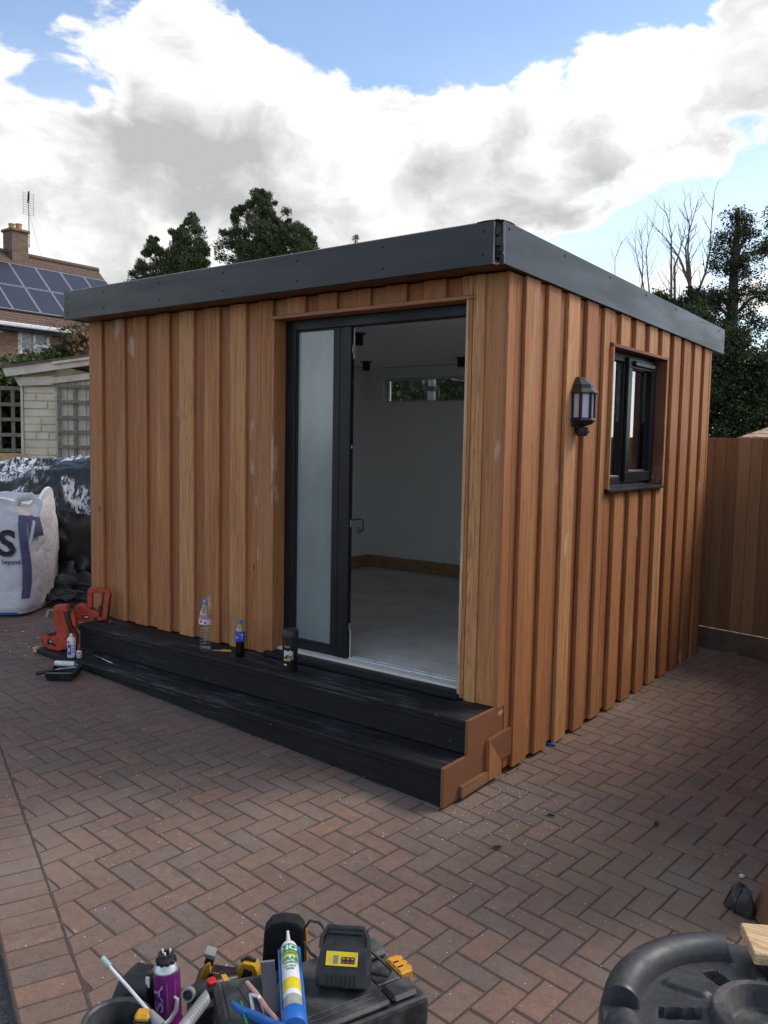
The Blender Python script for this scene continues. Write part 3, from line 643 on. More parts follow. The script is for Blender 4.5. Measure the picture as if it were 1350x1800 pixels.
# crumpled membrane poking up at the open corner and along the edge
mm = MB(); rr = random.Random(2)
for k in range(7):
    x = -.010+.045*rr.random(); y = -.178+.03*rr.random(); z = 2.45+k*.026
    mm.cbox((x-.012, y-.012, z-.02), (x+.014, y+.012, z+.024), .004, Mx((0, 0, 0)))
mm.grid(lambda u, v: (-.012+.05*u, -.172+.025*u-.012*math.sin(3*v), 2.46+.172*v+.003*math.sin(u*20)), 6, 10)
part(mm, 'folded_membrane', 'membrane')
cap = MB()
cap.grid(lambda u, v: (-.10+.115*u, -.196+.03*v, fz1+.001+.006*math.sin(v*3.1)+.004*math.sin(u*3)), 8, 4); cap.grid(lambda u, v: (.015+.037*v, -.168+.12*u, fz1+.002+.006*math.sin(v*3.1)+.004*math.sin(u*3)), 8, 4)
cap.grid(lambda u, v: (-.01+.045*u, -.19+.045*v, fz1+.003+.011*math.sin(u*3.1)*math.sin(v*3.1)), 6, 6)
cap.grid(lambda u, v: (-3.636+.05*u, -.196+.03*v, fz1+.003+.004*math.sin(v*3.1)), 6, 4)
part(cap, 'membrane_edge', M['membrane'])
part(MB().prism([(-.1915, fz1), (-.1915, fz1+.004), (-.166, fz1+.004), (-.166, fz1)], -3.58, -.1, 0), 'roof_edge_strip', 'cutedge')
scm = MB().lathe([(.0, .004), (.0045, .0035), (.0062, .001), (.0062, 0.)], 10).mesh('screw', 'screw')
def screw(p_, rot, par): o = link('screw', scm, par); o.location = Vector(p_)-Vector(room.location); o.rotation_euler = rot
for x in (-3.59, -3.14, -2.52, -1.9, -1.28, -.66, -.05):
    for z in (2.585, 2.475): screw((x, -.193, z), (math.pi/2, 0, 0), fb)
for y in (-.11, .51, 1.14, 1.75, 2.35, 2.97, 3.44): screw((.0492, y, 2.598-FALL*y), (0, math.pi/2, 0), sf)
# door opening: cedar reveals, grey frame, sidelight, threshold
part(MB().cbox((-1.648, -.03, DT-.020), (-.199, .105, DT), .002), 'door_trim', 'cedar_x')
part(MB().cbox((-1.646, -.022, ZD+.03), (-1.626, .1, DT-.021), .002), 'door_trim', 'cedar'); part(MB().cbox((-.2385, -.026, ZD+.012), (-.2215, .1, DT-.021), .002), 'door_trim', 'cedar_pale'); part(MB().cbox((-.2213, -.02, ZD+.012), (-.2045, .007, DT-.021), .002), 'door_trim', 'cedar')
y0, y1 = .078, .150
df = part(MB().cbox((-1.623, y0, .235), (-1.5395, y1, 2.300), .004), 'door_frame', 'frame')
def dpart(a, b, name='frame_rail', mat='frame', c=.004): o = MB().cbox(a, b, c).build(name, mat, df); o.location = -Vector(room.location); return o
dpart((-1.5385, y0, 2.2385), (-.2395, y1, 2.300)); dpart((-1.228, y0, .235), (-1.1765, y1, 2.2375), 'frame_post'); dpart((-1.1725, y0-.004, .235), (-1.090, y0+.034, 2.2375), 'frame_post'); dpart((-1.1764, y0+.012, .235), (-1.1726, y1, 2.2375), 'frame_groove', 'rubber', .0002)
dpart((-.300, y0, .235), (-.2395, y1, 2.2375), 'frame_post'); dpart((-1.5385, y0, .235), (-1.229, y1, .300)); dpart((-1.0885, y0+.01, .233), (-.301, y1, .249), 'threshold', 'alu', .002); dpart((-1.0885, y0+.012, .2492), (-.301, y0+.022, .2555), 'threshold_bead', 'whitepl', .001); dpart((-1.0885, y0+.045, .2492), (-.301, y0+.056, .2565), 'threshold_bead', 'whitepl', .001)
for (a, b) in (((-1.5385, y0+.010, .301), (-1.531, y0+.03, 2.2375)), ((-1.2365, y0+.010, .301), (-1.229, y0+.03, 2.2375)), ((-1.530, y0+.010, .301), (-1.2375, y0+.03, .3085)), ((-1.530, y0+.010, 2.230), (-1.2375, y0+.03, 2.2375))): dpart(a, b, 'glazing_bead', 'rubber', .001)
gp = dpart((-1.5305, y0+.022, .3095), (-1.237, y0+.028, 2.2295), 'sidelight_pane', 'frost', .0005)
for k, z in enumerate((.42, .62, .86, 1.05, 1.18, 1.34, 1.52, 1.71, 1.9, 2.08)):
    dpart((-1.0895, y0+.012, z), (-1.0865, y0+.028, z+rb.uniform(.02, .05)), 'lock_keep', 'blackpl' if k % 3 else 'alu', .001)
dpart((-1.0898, y0+.022, .251), (-1.0880, y0+.033, .42), 'jamb_strip', 'whitepl', .0004); dpart((-1.0898, y0+.022, 2.05), (-1.0880, y0+.033, 2.23), 'jamb_strip', 'whitepl', .0004)
sl = part(MB().prism([(-.055, ZD+.008), (-.055, ZD+.03), (-.047, ZD+.034), (.077, .2345), (.15, .2345), (.15, ZD+.008)], -1.672, -.2225, 0), 'door_sill', 'frame', bevel=.003)
# small window in the right wall
wx = -.045
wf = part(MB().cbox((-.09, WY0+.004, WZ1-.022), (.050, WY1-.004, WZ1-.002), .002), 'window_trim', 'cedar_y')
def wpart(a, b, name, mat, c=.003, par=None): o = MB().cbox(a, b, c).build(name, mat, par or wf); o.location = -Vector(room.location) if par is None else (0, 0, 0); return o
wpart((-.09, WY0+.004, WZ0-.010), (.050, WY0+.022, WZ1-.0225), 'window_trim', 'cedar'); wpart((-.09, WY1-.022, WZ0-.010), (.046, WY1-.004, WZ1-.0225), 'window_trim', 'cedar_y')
wy0, wy1, wz0, wz1 = WY0+.0225, WY1-.0225, WZ0+.002, WZ1-.0225
o_ = MB().prism([(-.02, WZ0+.018), (.058, WZ0+.004), (.060, WZ0-.012), (.05, WZ0-.013), (-.02, WZ0-.002)], WY0-.006, WY1+.006, 1).build('window_sill', 'frame', wf, bevel=.002); o_.location = -Vector(room.location)
wz0 = WZ0+.019
ym = wy0+.445
for a, b in (((wx-.06, wy0, wz1-.055), (wx, wy1, wz1)), ((wx-.06, wy0, wz0), (wx, wy1, wz0+.055)), ((wx-.06, wy0, wz0+.0555), (wx, wy0+.05, wz1-.0555)), ((wx-.06, wy1-.05, wz0+.0555), (wx, wy1, wz1-.0555)), ((wx-.06, ym-.035, wz0+.0555), (wx, ym+.035, wz1-.0555))): wpart(a, b, 'window_frame', 'frame')
# opening casement stands slightly proud with a trickle vent
cx = wx+.022
for a, b in (((wx+.0005, ym-.012, wz1-.088), (cx, wy1-.018, wz1-.022)), ((wx+.0005, ym-.012, wz0+.022), (cx, wy1-.018, wz0+.088)), ((wx+.0005, ym-.012, wz0+.0885), (cx, ym+.055, wz1-.0885)), ((wx+.0005, wy1-.085, wz0+.0885), (cx, wy1-.018, wz1-.0885))): wpart(a, b, 'casement_frame', 'frame')
wpart((cx+.0004, ym+.06, wz1-.074), (cx+.022, wy1-.10, wz1-.04), 'trickle_vent', 'blackpl', .006)
wpart((wx-.03, ym+.0555, wz0+.0885), (wx-.025, wy1-.0855, wz1-.0885), 'window_pane', 'glass', .0005); wpart((wx-.03, wy0+.0505, wz0+.0558), (wx-.025, ym-.0355, wz1-.0558), 'window_pane', 'glass', .0005)
for a, b in (((wx-.022, ym+.0555, wz0+.0885), (wx-.008, wy1-.0855, wz0+.096)), ((wx-.022, wy0+.0505, wz0+.0558), (wx-.008, ym-.0355, wz0+.064))): wpart(a, b, 'glazing_bead', 'alu', .001)
# long window high in the back wall
bw = part(MB().box((-3.234, BI+.070, 1.976), (-.901, BI+.118, 1.994)), 'window_frame', 'upvc')
for a, b in (((-3.234, BI+.070, 2.203), (-.901, BI+.118, 2.221)), ((-3.234, BI+.070, 1.9945), (-3.212, BI+.118, 2.2025)), ((-.923, BI+.070, 1.9945), (-.901, BI+.118, 2.2025))): wpart(a, b, 'window_frame', 'upvc', .002)
wpart((-3.2115, BI+.095, 1.995), (-.9235, BI+.099, 2.202), 'window_pane', glass_mat('clear_back_pane', (.85, .9, .87)), .0004)
# corner boards and stepped end of the base on the right side
# ------------------------------------------------------------------ steps
steps = thing('deck_steps', 'two black woodgrain deck steps with cedar end panel along the cabin front', 'steps', (-1.75, -.25, -.15))
steps['kind'] = 'thing'
def spart(mb, name, mat, **k): return mb.build(name, mat, steps, world=True, **k)
def tread(x0, x1, ya, yb, z):
    spart(MB().cbox((x0, ya, z-.024), (x1, ya+.0125+(yb-ya)*.42, z), .005), 'tread_board', 'deck'); spart(MB().cbox((x0, ya+.018+(yb-ya)*.42, z-.024), (x1, yb, z-.0006), .004), 'tread_board', 'deck')
tread(-3.367, -.0195, -.2888, -.001, ZD); tread(-3.547, -.0195, -.5021, -.268, ZL)
spart(MB().cbox((-3.367, -.2855, ZD-.044), (-.0195, -.268, ZD-.0245), .003), 'nosing', 'deck'); spart(MB().cbox((-3.547, -.4985, ZL-.044), (-.0195, -.481, ZL-.0245), .003), 'nosing', 'deck')
spart(MB().cbox((-3.36, -.2672, ZL+.0005), (-.0195, -.250, ZD-.0245), .002), 'riser_board', 'deck')
rv = MB(); rv.cbox((-3.54, -.4802, 0), (-.0195, -.463, ZL-.0245), .002); rv.v = [(x, y, (gz(x, y)+.004) if z < .001-.02 or z == 0 or z < -.0 and z < (ZL-.03)/2 and z <= .0021 and z > -.001 else z) for x, y, z in rv.v]
rv = MB(); hb = lambda x: gz(x, -.47)+.003
rv.add([(-3.54, -.4802, hb(-3.54)), (-.0195, -.4802, hb(0)), (-.0195, -.463, hb(0)), (-3.54, -.463, hb(-3.54)), (-3.54, -.4802, ZL-.0245), (-.0195, -.4802, ZL-.0245), (-.0195, -.463, ZL-.0245), (-3.54, -.463, ZL-.0245)], [(0, 3, 2, 1), (4, 5, 6, 7), (0, 1, 5, 4), (1, 2, 6, 5), (2, 3, 7, 6), (3, 0, 4, 7)])
spart(rv, 'riser_board', 'deck')
# left closing panels
spart(MB().prism([(-.2670, ZL+.001), (-.2670, ZD-.045), (-.002, ZD-.045), (-.002, ZL+.001)], -3.36, -3.345, 0), 'end_panel', 'deck')
# stepped cedar end with its applied pieces
ep = [(-.503, gz(0, -.5)+.012), (-.503, ZL+.004), (-.2905, ZL+.004), (-.2905, ZD+.004), (-.0165, ZD+.004), (-.0165, .1855), (.098, .1855), (.098, gz(0, 0)+.028)]
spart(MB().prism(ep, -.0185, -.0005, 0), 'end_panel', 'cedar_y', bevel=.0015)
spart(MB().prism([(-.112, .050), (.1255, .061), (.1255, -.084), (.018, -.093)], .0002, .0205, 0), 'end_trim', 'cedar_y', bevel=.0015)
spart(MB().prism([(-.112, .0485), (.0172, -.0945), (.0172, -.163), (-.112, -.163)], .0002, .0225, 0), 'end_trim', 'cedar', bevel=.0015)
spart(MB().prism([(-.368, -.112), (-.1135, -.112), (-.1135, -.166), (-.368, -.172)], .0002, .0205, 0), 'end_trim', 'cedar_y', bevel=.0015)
spart(MB().cbox((-3.588, -.512, hb(-3.56)+.001), (-3.549, -.468, ZL+.012), .005), 'end_block', 'cedar_pale'); spart(MB().cbox((-3.588, -.4675, ZL-.02), (-3.549, -.300, ZL+.012), .004), 'end_block', 'cedar_y')

# ------------------------------------------------------------------ fittings on and in the cabin
lan = thing('wall_lantern', 'black half-lantern wall light with lilac panes beside the small window', 'wall light', (.0285, .775, 1.62))
# local frame: x out of the wall, y along it, z up
def octo(r, dep, fl=.4):    # half octagon outline seen from above
    return [(0, -r), (dep*.55, -r), (dep, -r*fl), (dep, r*fl), (dep*.55, r), (0, r)]
def loft(secs):
    mb = MB(); n = len(secs[0][0])
    for (o, z) in secs: mb.v += [(x, y, z) for x, y in o]
    for i in range(len(secs)-1):
        for k in range(n): mb.f.append((i*n+k, i*n+(k+1) % n, (i+1)*n+(k+1) % n, (i+1)*n+k))
    mb.f.append(tuple(range(n-1, -1, -1))); mb.f.append(tuple((len(secs)-1)*n+k for k in range(n))); return mb
loft([(octo(.083, .118), .238), (octo(.083, .118), .246), (octo(.066, .096), .268), (octo(.062, .09), .290), (octo(.040, .056), .316), (octo(.036, .05), .322), (octo(.024, .03), .334)]).build('lantern_roof', 'blackpl', lan, bevel=.0015)
loft([(octo(.078, .112), .082), (octo(.078, .112), .090), (octo(.070, .102), .1)]).build('lantern_tray', 'blackpl', lan, bevel=.0015)
loft([(octo(.040, .05), .052), (octo(.060, .085), .064), (octo(.070, .10), .0815)]).build('lantern_base', 'blackpl', lan, bevel=.0015)
MB().lathe([(.0, 0.), (.028, .002), (.037, .02), (.037, .048), (.03, .0535)], 20, Mx((.036, 0, -.005))).build('sensor_housing', 'blackpl', lan, smooth=True)
MB().lathe([(.0, .016), (.009, .012), (.0125, 0.)], 14, Mx((.071, .006, .025), (0, math.pi/2, 0))).build('sensor_lens', 'grey', lan, smooth=True)
oo = octo(.066, .096)
for k in range(6):
    if k == 5: continue
    a, b = Vector((*oo[k], 0)), Vector((*oo[(k+1) % 6], 0)); d = b-a; n_ = Vector((d.y, -d.x, 0)).normalized(); L = d.length; d.normalize()
    ang = math.atan2(d.y, d.x); Mq = Mx((a.x, a.y, 0), (0, 0, ang))
    MB().box((.004, .003, .101), (L-.004, .006, .237), Mq).build('lantern_pane', 'lens', lan)
for (x, y) in oo[1:5]: MB().cbox((x-.008, y-.008, .1), (x+.008, y+.008, .238), .002).build('lantern_post', 'blackpl', lan)
MB().cbox((.0, -.072, .05), (.012, .072, .25), .002).build('mounting_plate', 'blackpl', lan)

for k, (x, y, lab) in enumerate(((-1.738, .94, 'black ceiling spotlight nearest the doorway inside the cabin'), (-2.984, 2.60, 'black ceiling spotlight left of the back window inside the cabin'), (-1.971, 2.70, 'black ceiling spotlight right of the back window inside the cabin'))):
    t = thing('ceiling_spotlight', lab, 'spotlight', (x, y, ZC), .3, group='ceiling spotlights in the cabin')
    MB().lathe([(.055, -.008), (.058, -.005), (.058, -.0005)], 20).build('ceiling_rose', 'blackpl', t, smooth=True)
    MB().lathe([(.03, -.085), (.036, -.085), (.036, -.009), (.0, -.0085)], 20).build('lamp_body', 'blackpl', t, smooth=True); MB().lathe([(0., -.07), (.03, -.07)], 20).build('lamp_face', 'grey', t)
cw = thing('wall_cable', 'black cable looped out of a white wall plate inside the cabin', 'cable', (LI+.001, 3.02, .64))
MB().cbox((0, -.035, -.035), (.012, .035, .035), .003).build('wall_plate', 'whitepl', cw); MB().tube([(.012, 0, 0), (.06, .0, .0), (.075, -.01, .03), (.075, -.02, .12), (.06, -.05, .13), (.055, -.16, .125), (.02, -.17, .09), (.003, -.172, .09)], .006, 8).build('cable', 'blackpl', cw, smooth=True)

# ------------------------------------------------------------------ things on the steps
def cyl_fn(r, z0, a0, off=.0006): return lambda x, y: ((r+off)*math.cos(a0+x/r), (r+off)*math.sin(a0+x/r), z0+y)
CAMA = lambda p_: math.atan2(CAM[1]-p_[1], CAM[0]-p_[0])      # direction from a thing to the viewer
p_ = (-2.055, -.20, ZD); wb = thing('water_bottle', 'tall clear water bottle with pale blue cap and pink label on the deck', 'bottle', p_, CAMA(p_))
pf = [(.0, .004), (.026, .0), (.036, .006), (.0385, .02)]
for k in range(7): z = .035+k*.020; pf += [(.0385, z), (.0362, z+.007), (.0385, z+.013)]
pf += [(.0385, .178), (.0385, .235), (.036, .252), (.027, .276), (.017, .298), (.0135, .305), (.0135, .312)]
MB().lathe(pf, 28).build('bottle_wall', 'pet', wb, smooth=60); MB().lathe([(.0, .3135), (.0148, .3135), (.0155, .316), (.0155, .333), (.0135, .336), (0, .336)], 20).build('cap', 'skyblue', wb, smooth=True)
MB().lathe([(.0392, .180), (.0392, .212)], 28).build('label_band', 'white_lbl', wb, smooth=True); MB().lathe([(.0392, .2122), (.0392, .236)], 28).build('label_band', 'pinklbl', wb, smooth=True)
MB().lathe([(.0150, .306), (.0165, .3065), (.0165, .310), (.0150, .3105)], 20).build('neck_ring', 'skyblue', wb)
MB().add([cyl_fn(.0392, .193, .0)(.0085*math.cos(a), .0085*math.sin(a)) for a in np.linspace(0, 6.283, 14)[:-1]], [tuple(range(13))]).build('label_mark', 'greycan', wb)
MB().add([cyl_fn(.0392, .200, -.75)(.009*math.cos(a), .009*math.sin(a)) for a in np.linspace(0, 6.283, 14)[:-1]], [tuple(range(13))]).build('label_mark', 'red', wb)
p_ = (-1.785, -.145, ZD); cb = thing('cola_bottle', 'small bottle of dark cola with blue cap and blue label on the deck', 'bottle', p_, CAMA(p_))
MB().lathe([(.0, .003), (.022, .0), (.029, .006), (.0305, .03), (.027, .075), (.0305, .105), (.0305, .160)], 28).build('cola', 'cola', cb, smooth=60)
MB().lathe([(.031, .1605), (.030, .172), (.024, .190), (.015, .207), (.0125, .213)], 28).build('bottle_neck', 'pet', cb, smooth=60)
MB().lathe([(.0313, .098), (.0316, .10), (.0316, .157), (.0312, .1585)], 28).build('label_band', 'blue_lbl', cb, smooth=True); MB().lathe([(0., .2135), (.0145, .2135), (.015, .216), (.015, .229), (.013, .232), (0, .232)], 20).build('cap', 'blue', cb, smooth=True)
MB().add([cyl_fn(.0318, .143, .35)(.006*math.cos(a), .006*math.sin(a)) for a in np.linspace(0, 6.283, 12)[:-1]], [tuple(range(11))]).build('label_mark', 'white_lbl', cb)
vs, fs = text_mesh('pepsi', .013); f_ = cyl_fn(.0318, .120, .35); MB().add([f_(-y, x) for x, y, _ in vs], fs).build('label_print', 'white_lbl', cb)
MB().add([cyl_fn(.0318, .125, -.7)(x, y) for x, y in ((-.008, -.004), (.007, -.004), (.007, .004), (-.008, .004))], [(0, 1, 2, 3)]).build('label_mark', 'white_lbl', cb)
p_ = (-1.322, -.175, ZD); tb = thing('wipes_tub', 'black tub of hand wipes with printed label in front of the sidelight', 'tub', p_, CAMA(p_))
MB().lathe([(.0, 0.), (.043, .0), (.047, .005), (.047, .19), (.0475, .200)], 32).build('tub_wall', 'blackpl', tb, smooth=True)
MB().lathe([(.0475, .2005), (.0505, .203), (.0505, .236), (.048, .243), (.040, .246), (.038, .251), (.030, .252), (.026, .247), (0, .246)], 32).build('lid', 'blackpl', tb, smooth=True)
MB().lathe([(.0473, .072), (.0473, .125)], 10, None, -.35, .45).build('label_patch', 'greycan', tb, smooth=True)
lettering('label_print', 'pe', .052, cyl_fn(.0476, .118, -.28), 'white_lbl', tb, bold=.0022)
marks = lambda par, r, z, a0, n, w_, h_, mat, gap=1.35: [MB().add([cyl_fn(r, z, a0+(k-(n-1)/2)*w_*gap/r)(x, y) for x, y in ((-w_/2, -h_/2), (w_/2, -h_/2), (w_/2*.8, h_/2), (-w_/2, h_/2*.8))], [(0, 1, 2, 3)]).build('label_mark', mat, par) for k in range(n)]
marks(tb, .0476, .074, -.40, 4, .008, .016, 'yellow_lbl'); marks(tb, .0476, .152, -.36, 3, .009, .012, 'orange_lbl')
MB().add([cyl_fn(.0476, .053, -.35)(x, y) for x, y in ((-.022, -.001), (.022, -.001), (.022, .0012), (-.022, .0012))], [(0, 1, 2, 3)]).build('label_line', 'latch', tb)
MB().add([cyl_fn(.0476, .043, -.62)(x, y) for x, y in ((-.010, -.004), (.010, -.004), (.010, .004), (-.010, .004))], [(0, 1, 2, 3)]).build('label_line', 'white_lbl', tb)
pa, pb = np.array((-2.005, -.185, ZD)), np.array((-1.890, -.122, ZD)); aa = math.atan2(pb[1]-pa[1], pb[0]-pa[0])
ch = thing('bradawl', 'small yellow handled bradawl lying on the deck beside the water bottle', 'hand tool', tuple(pa), aa)
MB().tube([(0, 0, .008), (.055, 0, .010)], [.0015, .0028], 8).build('blade', 'alu', ch); MB().tube([(.054, 0, .010), (.064, 0, .010)], .0055, 10).build('ferrule', 'alu', ch); MB().tube([(.0645, 0, .010), (.07, 0, .010), (.09, 0, .0105), (.125, 0, .010), (.132, 0, .010)], [.006, .0082, .0095, .0085, .006], 12).build('handle', 'yellow', ch, smooth=True)
MB().lathe([(.0, .0), (.009, 0), (.011, .006), (.009, .014), (.004, .018), (0, .018)], 14).build('bottle_cap', 'orange', label='tiny orange cap lying on the deck beside the nail gun', cat='cap', loc=(-3.228, -.10, ZD+.0005))
# spray can and glue on the lower step
p_ = (-3.165, -.462, ZL); ca = thing('spray_can', 'white and blue aerosol can standing on the lower step end', 'spray can', p_, CAMA(p_))
MB().lathe([(.0, .002), (.027, .0), (.0285, .003), (.0285, .125), (.027, .130), (.02, .140), (.014, .142)], 26).build('can_wall', 'white_lbl', ca, smooth=True)
MB().lathe([(.0, .1425), (.0125, .1425), (.0135, .148), (.010, .158), (.010, .166), (.006, .168), (0, .168)], 18).build('nozzle', 'whitepl', ca, smooth=True); MB().lathe([(.0288, .02), (.0288, .095)], 10, None, -1.15, -.1).build('label_panel', 'blue_lbl', ca, smooth=True); MB().lathe([(.0288, .102), (.0288, .118)], 8, None, -1.2, -.45).build('label_panel', 'red', ca, smooth=True)
marks(ca, .0289, .083, .42, 3, .006, .007, 'greycan'); marks(ca, .0289, .062, .42, 3, .006, .010, 'greycan'); marks(ca, .0289, .041, .42, 3, .006, .010, 'greycan'); marks(ca, .0289, .058, -.6, 2, .005, .03, 'white_lbl')
p_ = (-3.105, -.440, ZL); gl = thing('glue_bottle', 'small white glue bottle with red nozzle cap on the lower step', 'glue bottle', p_, CAMA(p_))
MB().lathe([(.0, .001), (.016, 0), (.018, .003), (.018, .045), (.012, .053), (.008, .054)], 20).build('bottle_wall', 'white_lbl', gl, smooth=True); MB().lathe([(.0, .0545), (.012, .0545), (.012, .064), (.006, .068), (.0035, .088), (.0, .09)], 16).build('nozzle_cap', 'red', gl, smooth=True); MB().lathe([(.0182, .006), (.0182, .024)], 12, None, -1.4, 1.4).build('label_band', 'teal', gl, smooth=True); MB().lathe([(.0182, .032), (.0182, .041)], 8, None, -.9, .5).build('label_band', 'ink', gl, smooth=True)
pa, pb = onz(166, 1156, ZL), onz(206, 1170, ZL); aa = math.atan2(pb[1]-pa[1], pb[0]-pa[0])
sd_ = thing('screwdriver', 'black handled screwdriver lying on the lower step', 'screwdriver', tuple(pa), aa)
MB().tube([(0, 0, .014), (.01, 0, .014), (.03, 0, .014), (.08, 0, .013), (.1, 0, .012), (.106, 0, .012)], [.008, .0125, .014, .012, .010, .007], 10).build('handle', 'blackpl', sd_, smooth=True); MB().tube([(.106, 0, .012), (.118, 0, .011)], .006, 8).build('ferrule', 'alu', sd_); MB().tube([(.118, 0, .011), (.24, 0, .005)], .003, 8).build('shaft', 'alu', sd_)

# nail guns: flat profiles facing the viewer, x to the right, z up, y through the thickness
PXM = 1/(6.136*236.)           # metres for one pixel of the enlarged view
def pr(pts, ox, oz): return [((x-ox)*PXM, (oz-y)*PXM) for x, y in pts]
n2 = thing('nail_gun', 'orange nail gun standing on the upper deck with its loop handle up', 'nail gun', (-3.372, -.165, ZD+.0005), YAW, group='orange nail guns')
o2 = (860, 462); T = lambda mb, nm, mt, bv=.003: mb.build(nm, mt, n2, bevel=bv)
T(MB().prism(pr([(700, 300), (735, 272), (800, 285), (905, 338), (965, 362), (960, 405), (1010, 420), (1000, 445), (930, 456), (790, 462), (705, 440)], *o2), -.036, .036), 'motor_body', 'orange', .008)
T(MB().prism(pr([(668, 350), (690, 285), (722, 268), (728, 320), (712, 400), (700, 438), (672, 430)], *o2), -.033, .033), 'end_cap', 'blackpl', .006)
T(MB().prism(pr([(830, 345), (830, 130), (846, 98), (900, 88), (1000, 104), (1062, 124), (1076, 160), (1030, 442), (955, 440), (958, 380), (985, 170), (960, 152), (895, 146), (880, 160), (878, 300), (905, 345), (870, 360)], *o2), -.020, .020), 'loop_handle', 'orange', .007)
T(MB().prism(pr([(1000, 132), (1016, 130), (985, 420), (960, 420)], *o2), -.0235, -.0203), 'magazine_slot', 'blackpl', .001); T(MB().prism(pr([(1058, 160), (1080, 158), (1052, 390), (1032, 420)], *o2), -.012, .014), 'magazine_rail', 'blackpl', .002)
T(MB().prism(pr([(952, 290), (985, 282), (985, 345), (952, 345)], *o2), -.029, -.0203), 'slide_catch', 'blackpl', .002); T(MB().prism(pr([(770, 392), (850, 388), (866, 408), (840, 430), (780, 428), (800, 412)], *o2), -.0385, -.0362), 'badge', 'ink', .0005); T(MB().prism(pr([(806, 402), (850, 400), (846, 414), (804, 412)], *o2), -.0392, -.0387), 'badge_print', 'white_lbl', 0)
T(MB().prism(pr([(905, 410), (945, 405), (948, 455), (905, 460)], *o2), -.030, -.0362+.0), 'trigger_foot', 'blackpl', .0005)
for (x, y) in ((745, 300), (790, 330), (840, 380)): T(MB().prism(pr([(x, y), (x+70, y+26), (x+66, y+36), (x-2, y+12)], *o2), -.0385, -.0363), 'moulded_rib', 'orange', .0008)
T(MB().lathe([(.0, .012), (.011, .011), (.012, 0.)], 14, Mx(((885-o2[0])*PXM, -.036, (o2[1]-310)*PXM), (math.pi/2, 0, 0))), 'dial', 'blackpl', 0)
n1 = thing('nail_gun', 'orange nail gun standing on its motor on the end of the lower step', 'nail gun', (-3.395, -.395, ZL+.0005), YAW, group='orange nail guns')
o1 = (500, 760); T = lambda mb, nm, mt, bv=.003: mb.build(nm, mt, n1, bevel=bv)
T(MB().prism(pr([(432, 300), (440, 284), (500, 276), (572, 276), (582, 330), (600, 470), (668, 600), (672, 690), (620, 730), (540, 640), (470, 590), (440, 420)], *o1), -.034, .034), 'upper_body', 'orange', .006)
T(MB().prism(pr([(318, 620), (345, 580), (430, 560), (500, 580), (560, 640), (600, 700), (560, 745), (480, 762), (380, 740), (325, 690)], *o1), -.040, .040), 'motor_body', 'orange', .010)
T(MB().prism(pr([(310, 640), (330, 585), (352, 570), (352, 700), (332, 712), (316, 690)], *o1), -.036, .036), 'end_cap', 'blackpl', .004); T(MB().prism(pr([(360, 590), (395, 566), (455, 560), (470, 590), (400, 605)], *o1), -.041, .041), 'grip_pad', 'blackpl', .001)
T(MB().prism(pr([(536, 340), (582, 335), (650, 590), (612, 612)], *o1), -.0385, -.0343), 'magazine_strip', 'blackpl', .001); T(MB().prism(pr([(596, 330), (640, 340), (664, 440), (668, 520), (630, 480)], *o1), -.030, .030), 'battery_housing', 'orange', .004); T(MB().prism(pr([(590, 326), (622, 328), (632, 356), (600, 362)], *o1), -.032, .032), 'battery_cap', 'blackpl', .002)
T(MB().prism(pr([(540, 690), (660, 690), (640, 758), (560, 762)], *o1), -.030, .030), 'nose_foot', 'blackpl', .004)
for k in range(4): T(MB().prism(pr([(455+k*16, 330+k*4), (464+k*16, 329+k*4), (494+k*18, 500), (484+k*18, 505)], *o1), -.0365, -.0342), 'moulded_rib', 'orange', .0006)
T(MB().prism(pr([(370, 640), (395, 630), (430, 668), (470, 700), (455, 712), (405, 690), (372, 700)], *o1), -.0425, -.0402), 'badge', 'ink', .0005); T(MB().prism(pr([(392, 650), (412, 654), (425, 668), (402, 664)], *o1), -.0432, -.0427), 'badge_print', 'white_lbl', 0)
MB().tube([((x-o1[0])*PXM, -.036, (o1[1]-y)*PXM) for x, y in ((520, 480), (560, 520), (575, 590), (540, 630))], .006, 8).build('trigger_guard', 'orange', n1, smooth=True)

# roller tray on the paving
def gnd(u, v): d = _ray(u, v); n = np.array([-GA, -GB, 1.]); return CAM+d*((GC-n @ CAM)/(n @ d))
q = gnd(113, 1190); tray = thing('roller_tray', 'small black paint tray on the paving by the step end', 'paint tray', tuple(q+np.array([0, 0, .003])), YAW+.06)
def open_tray(w_, l_, h_, t_):
    mb = MB(); o = [(-w_/2, -l_/2), (w_/2, -l_/2), (w_/2, l_/2), (-w_/2, l_/2)]; sh = lambda s, z: [(x*s, y*s, z) for x, y in o]
    mb.v = sh(.86, 0)+sh(1., h_)+sh(.94, h_)+sh(.82, t_); mb.f = [(3, 2, 1, 0)]+[(i, (i+1) % 4, 4+(i+1) % 4, 4+i) for i in range(4)]+[(4+i, 4+(i+1) % 4, 8+(i+1) % 4, 8+i) for i in range(4)]+[(8+i, 8+(i+1) % 4, 12+(i+1) % 4, 12+i) for i in range(4)]+[(12, 13, 14, 15)]; return mb
open_tray(.185, .235, .052, .006).build('tray_shell', 'blackpl', tray, bevel=.002)
MB().grid(lambda u, v: ((u-.5)*.14, (v-.5)*.16-.02, .0085+.002*math.sin(u*9)*math.sin(v*7)), 8, 8).build('paint_film', 'blackpl', tray); MB().add([(-.085, -.106, .0528), (.082, -.106, .0528), (.08, -.100, .0528), (-.02, -.098, .0528), (-.085, -.101, .0528)], [(0, 1, 2, 3, 4)]).build('paint_drip', 'white_lbl', tray); MB().add([(-.07, -.094, .046), (.075, -.094, .046), (.07, -.088, .025), (.01, -.090, .035), (-.03, -.087, .02), (-.07, -.09, .034)], [(0, 1, 2, 3, 4, 5)]).build('paint_drip', 'white_lbl', tray)
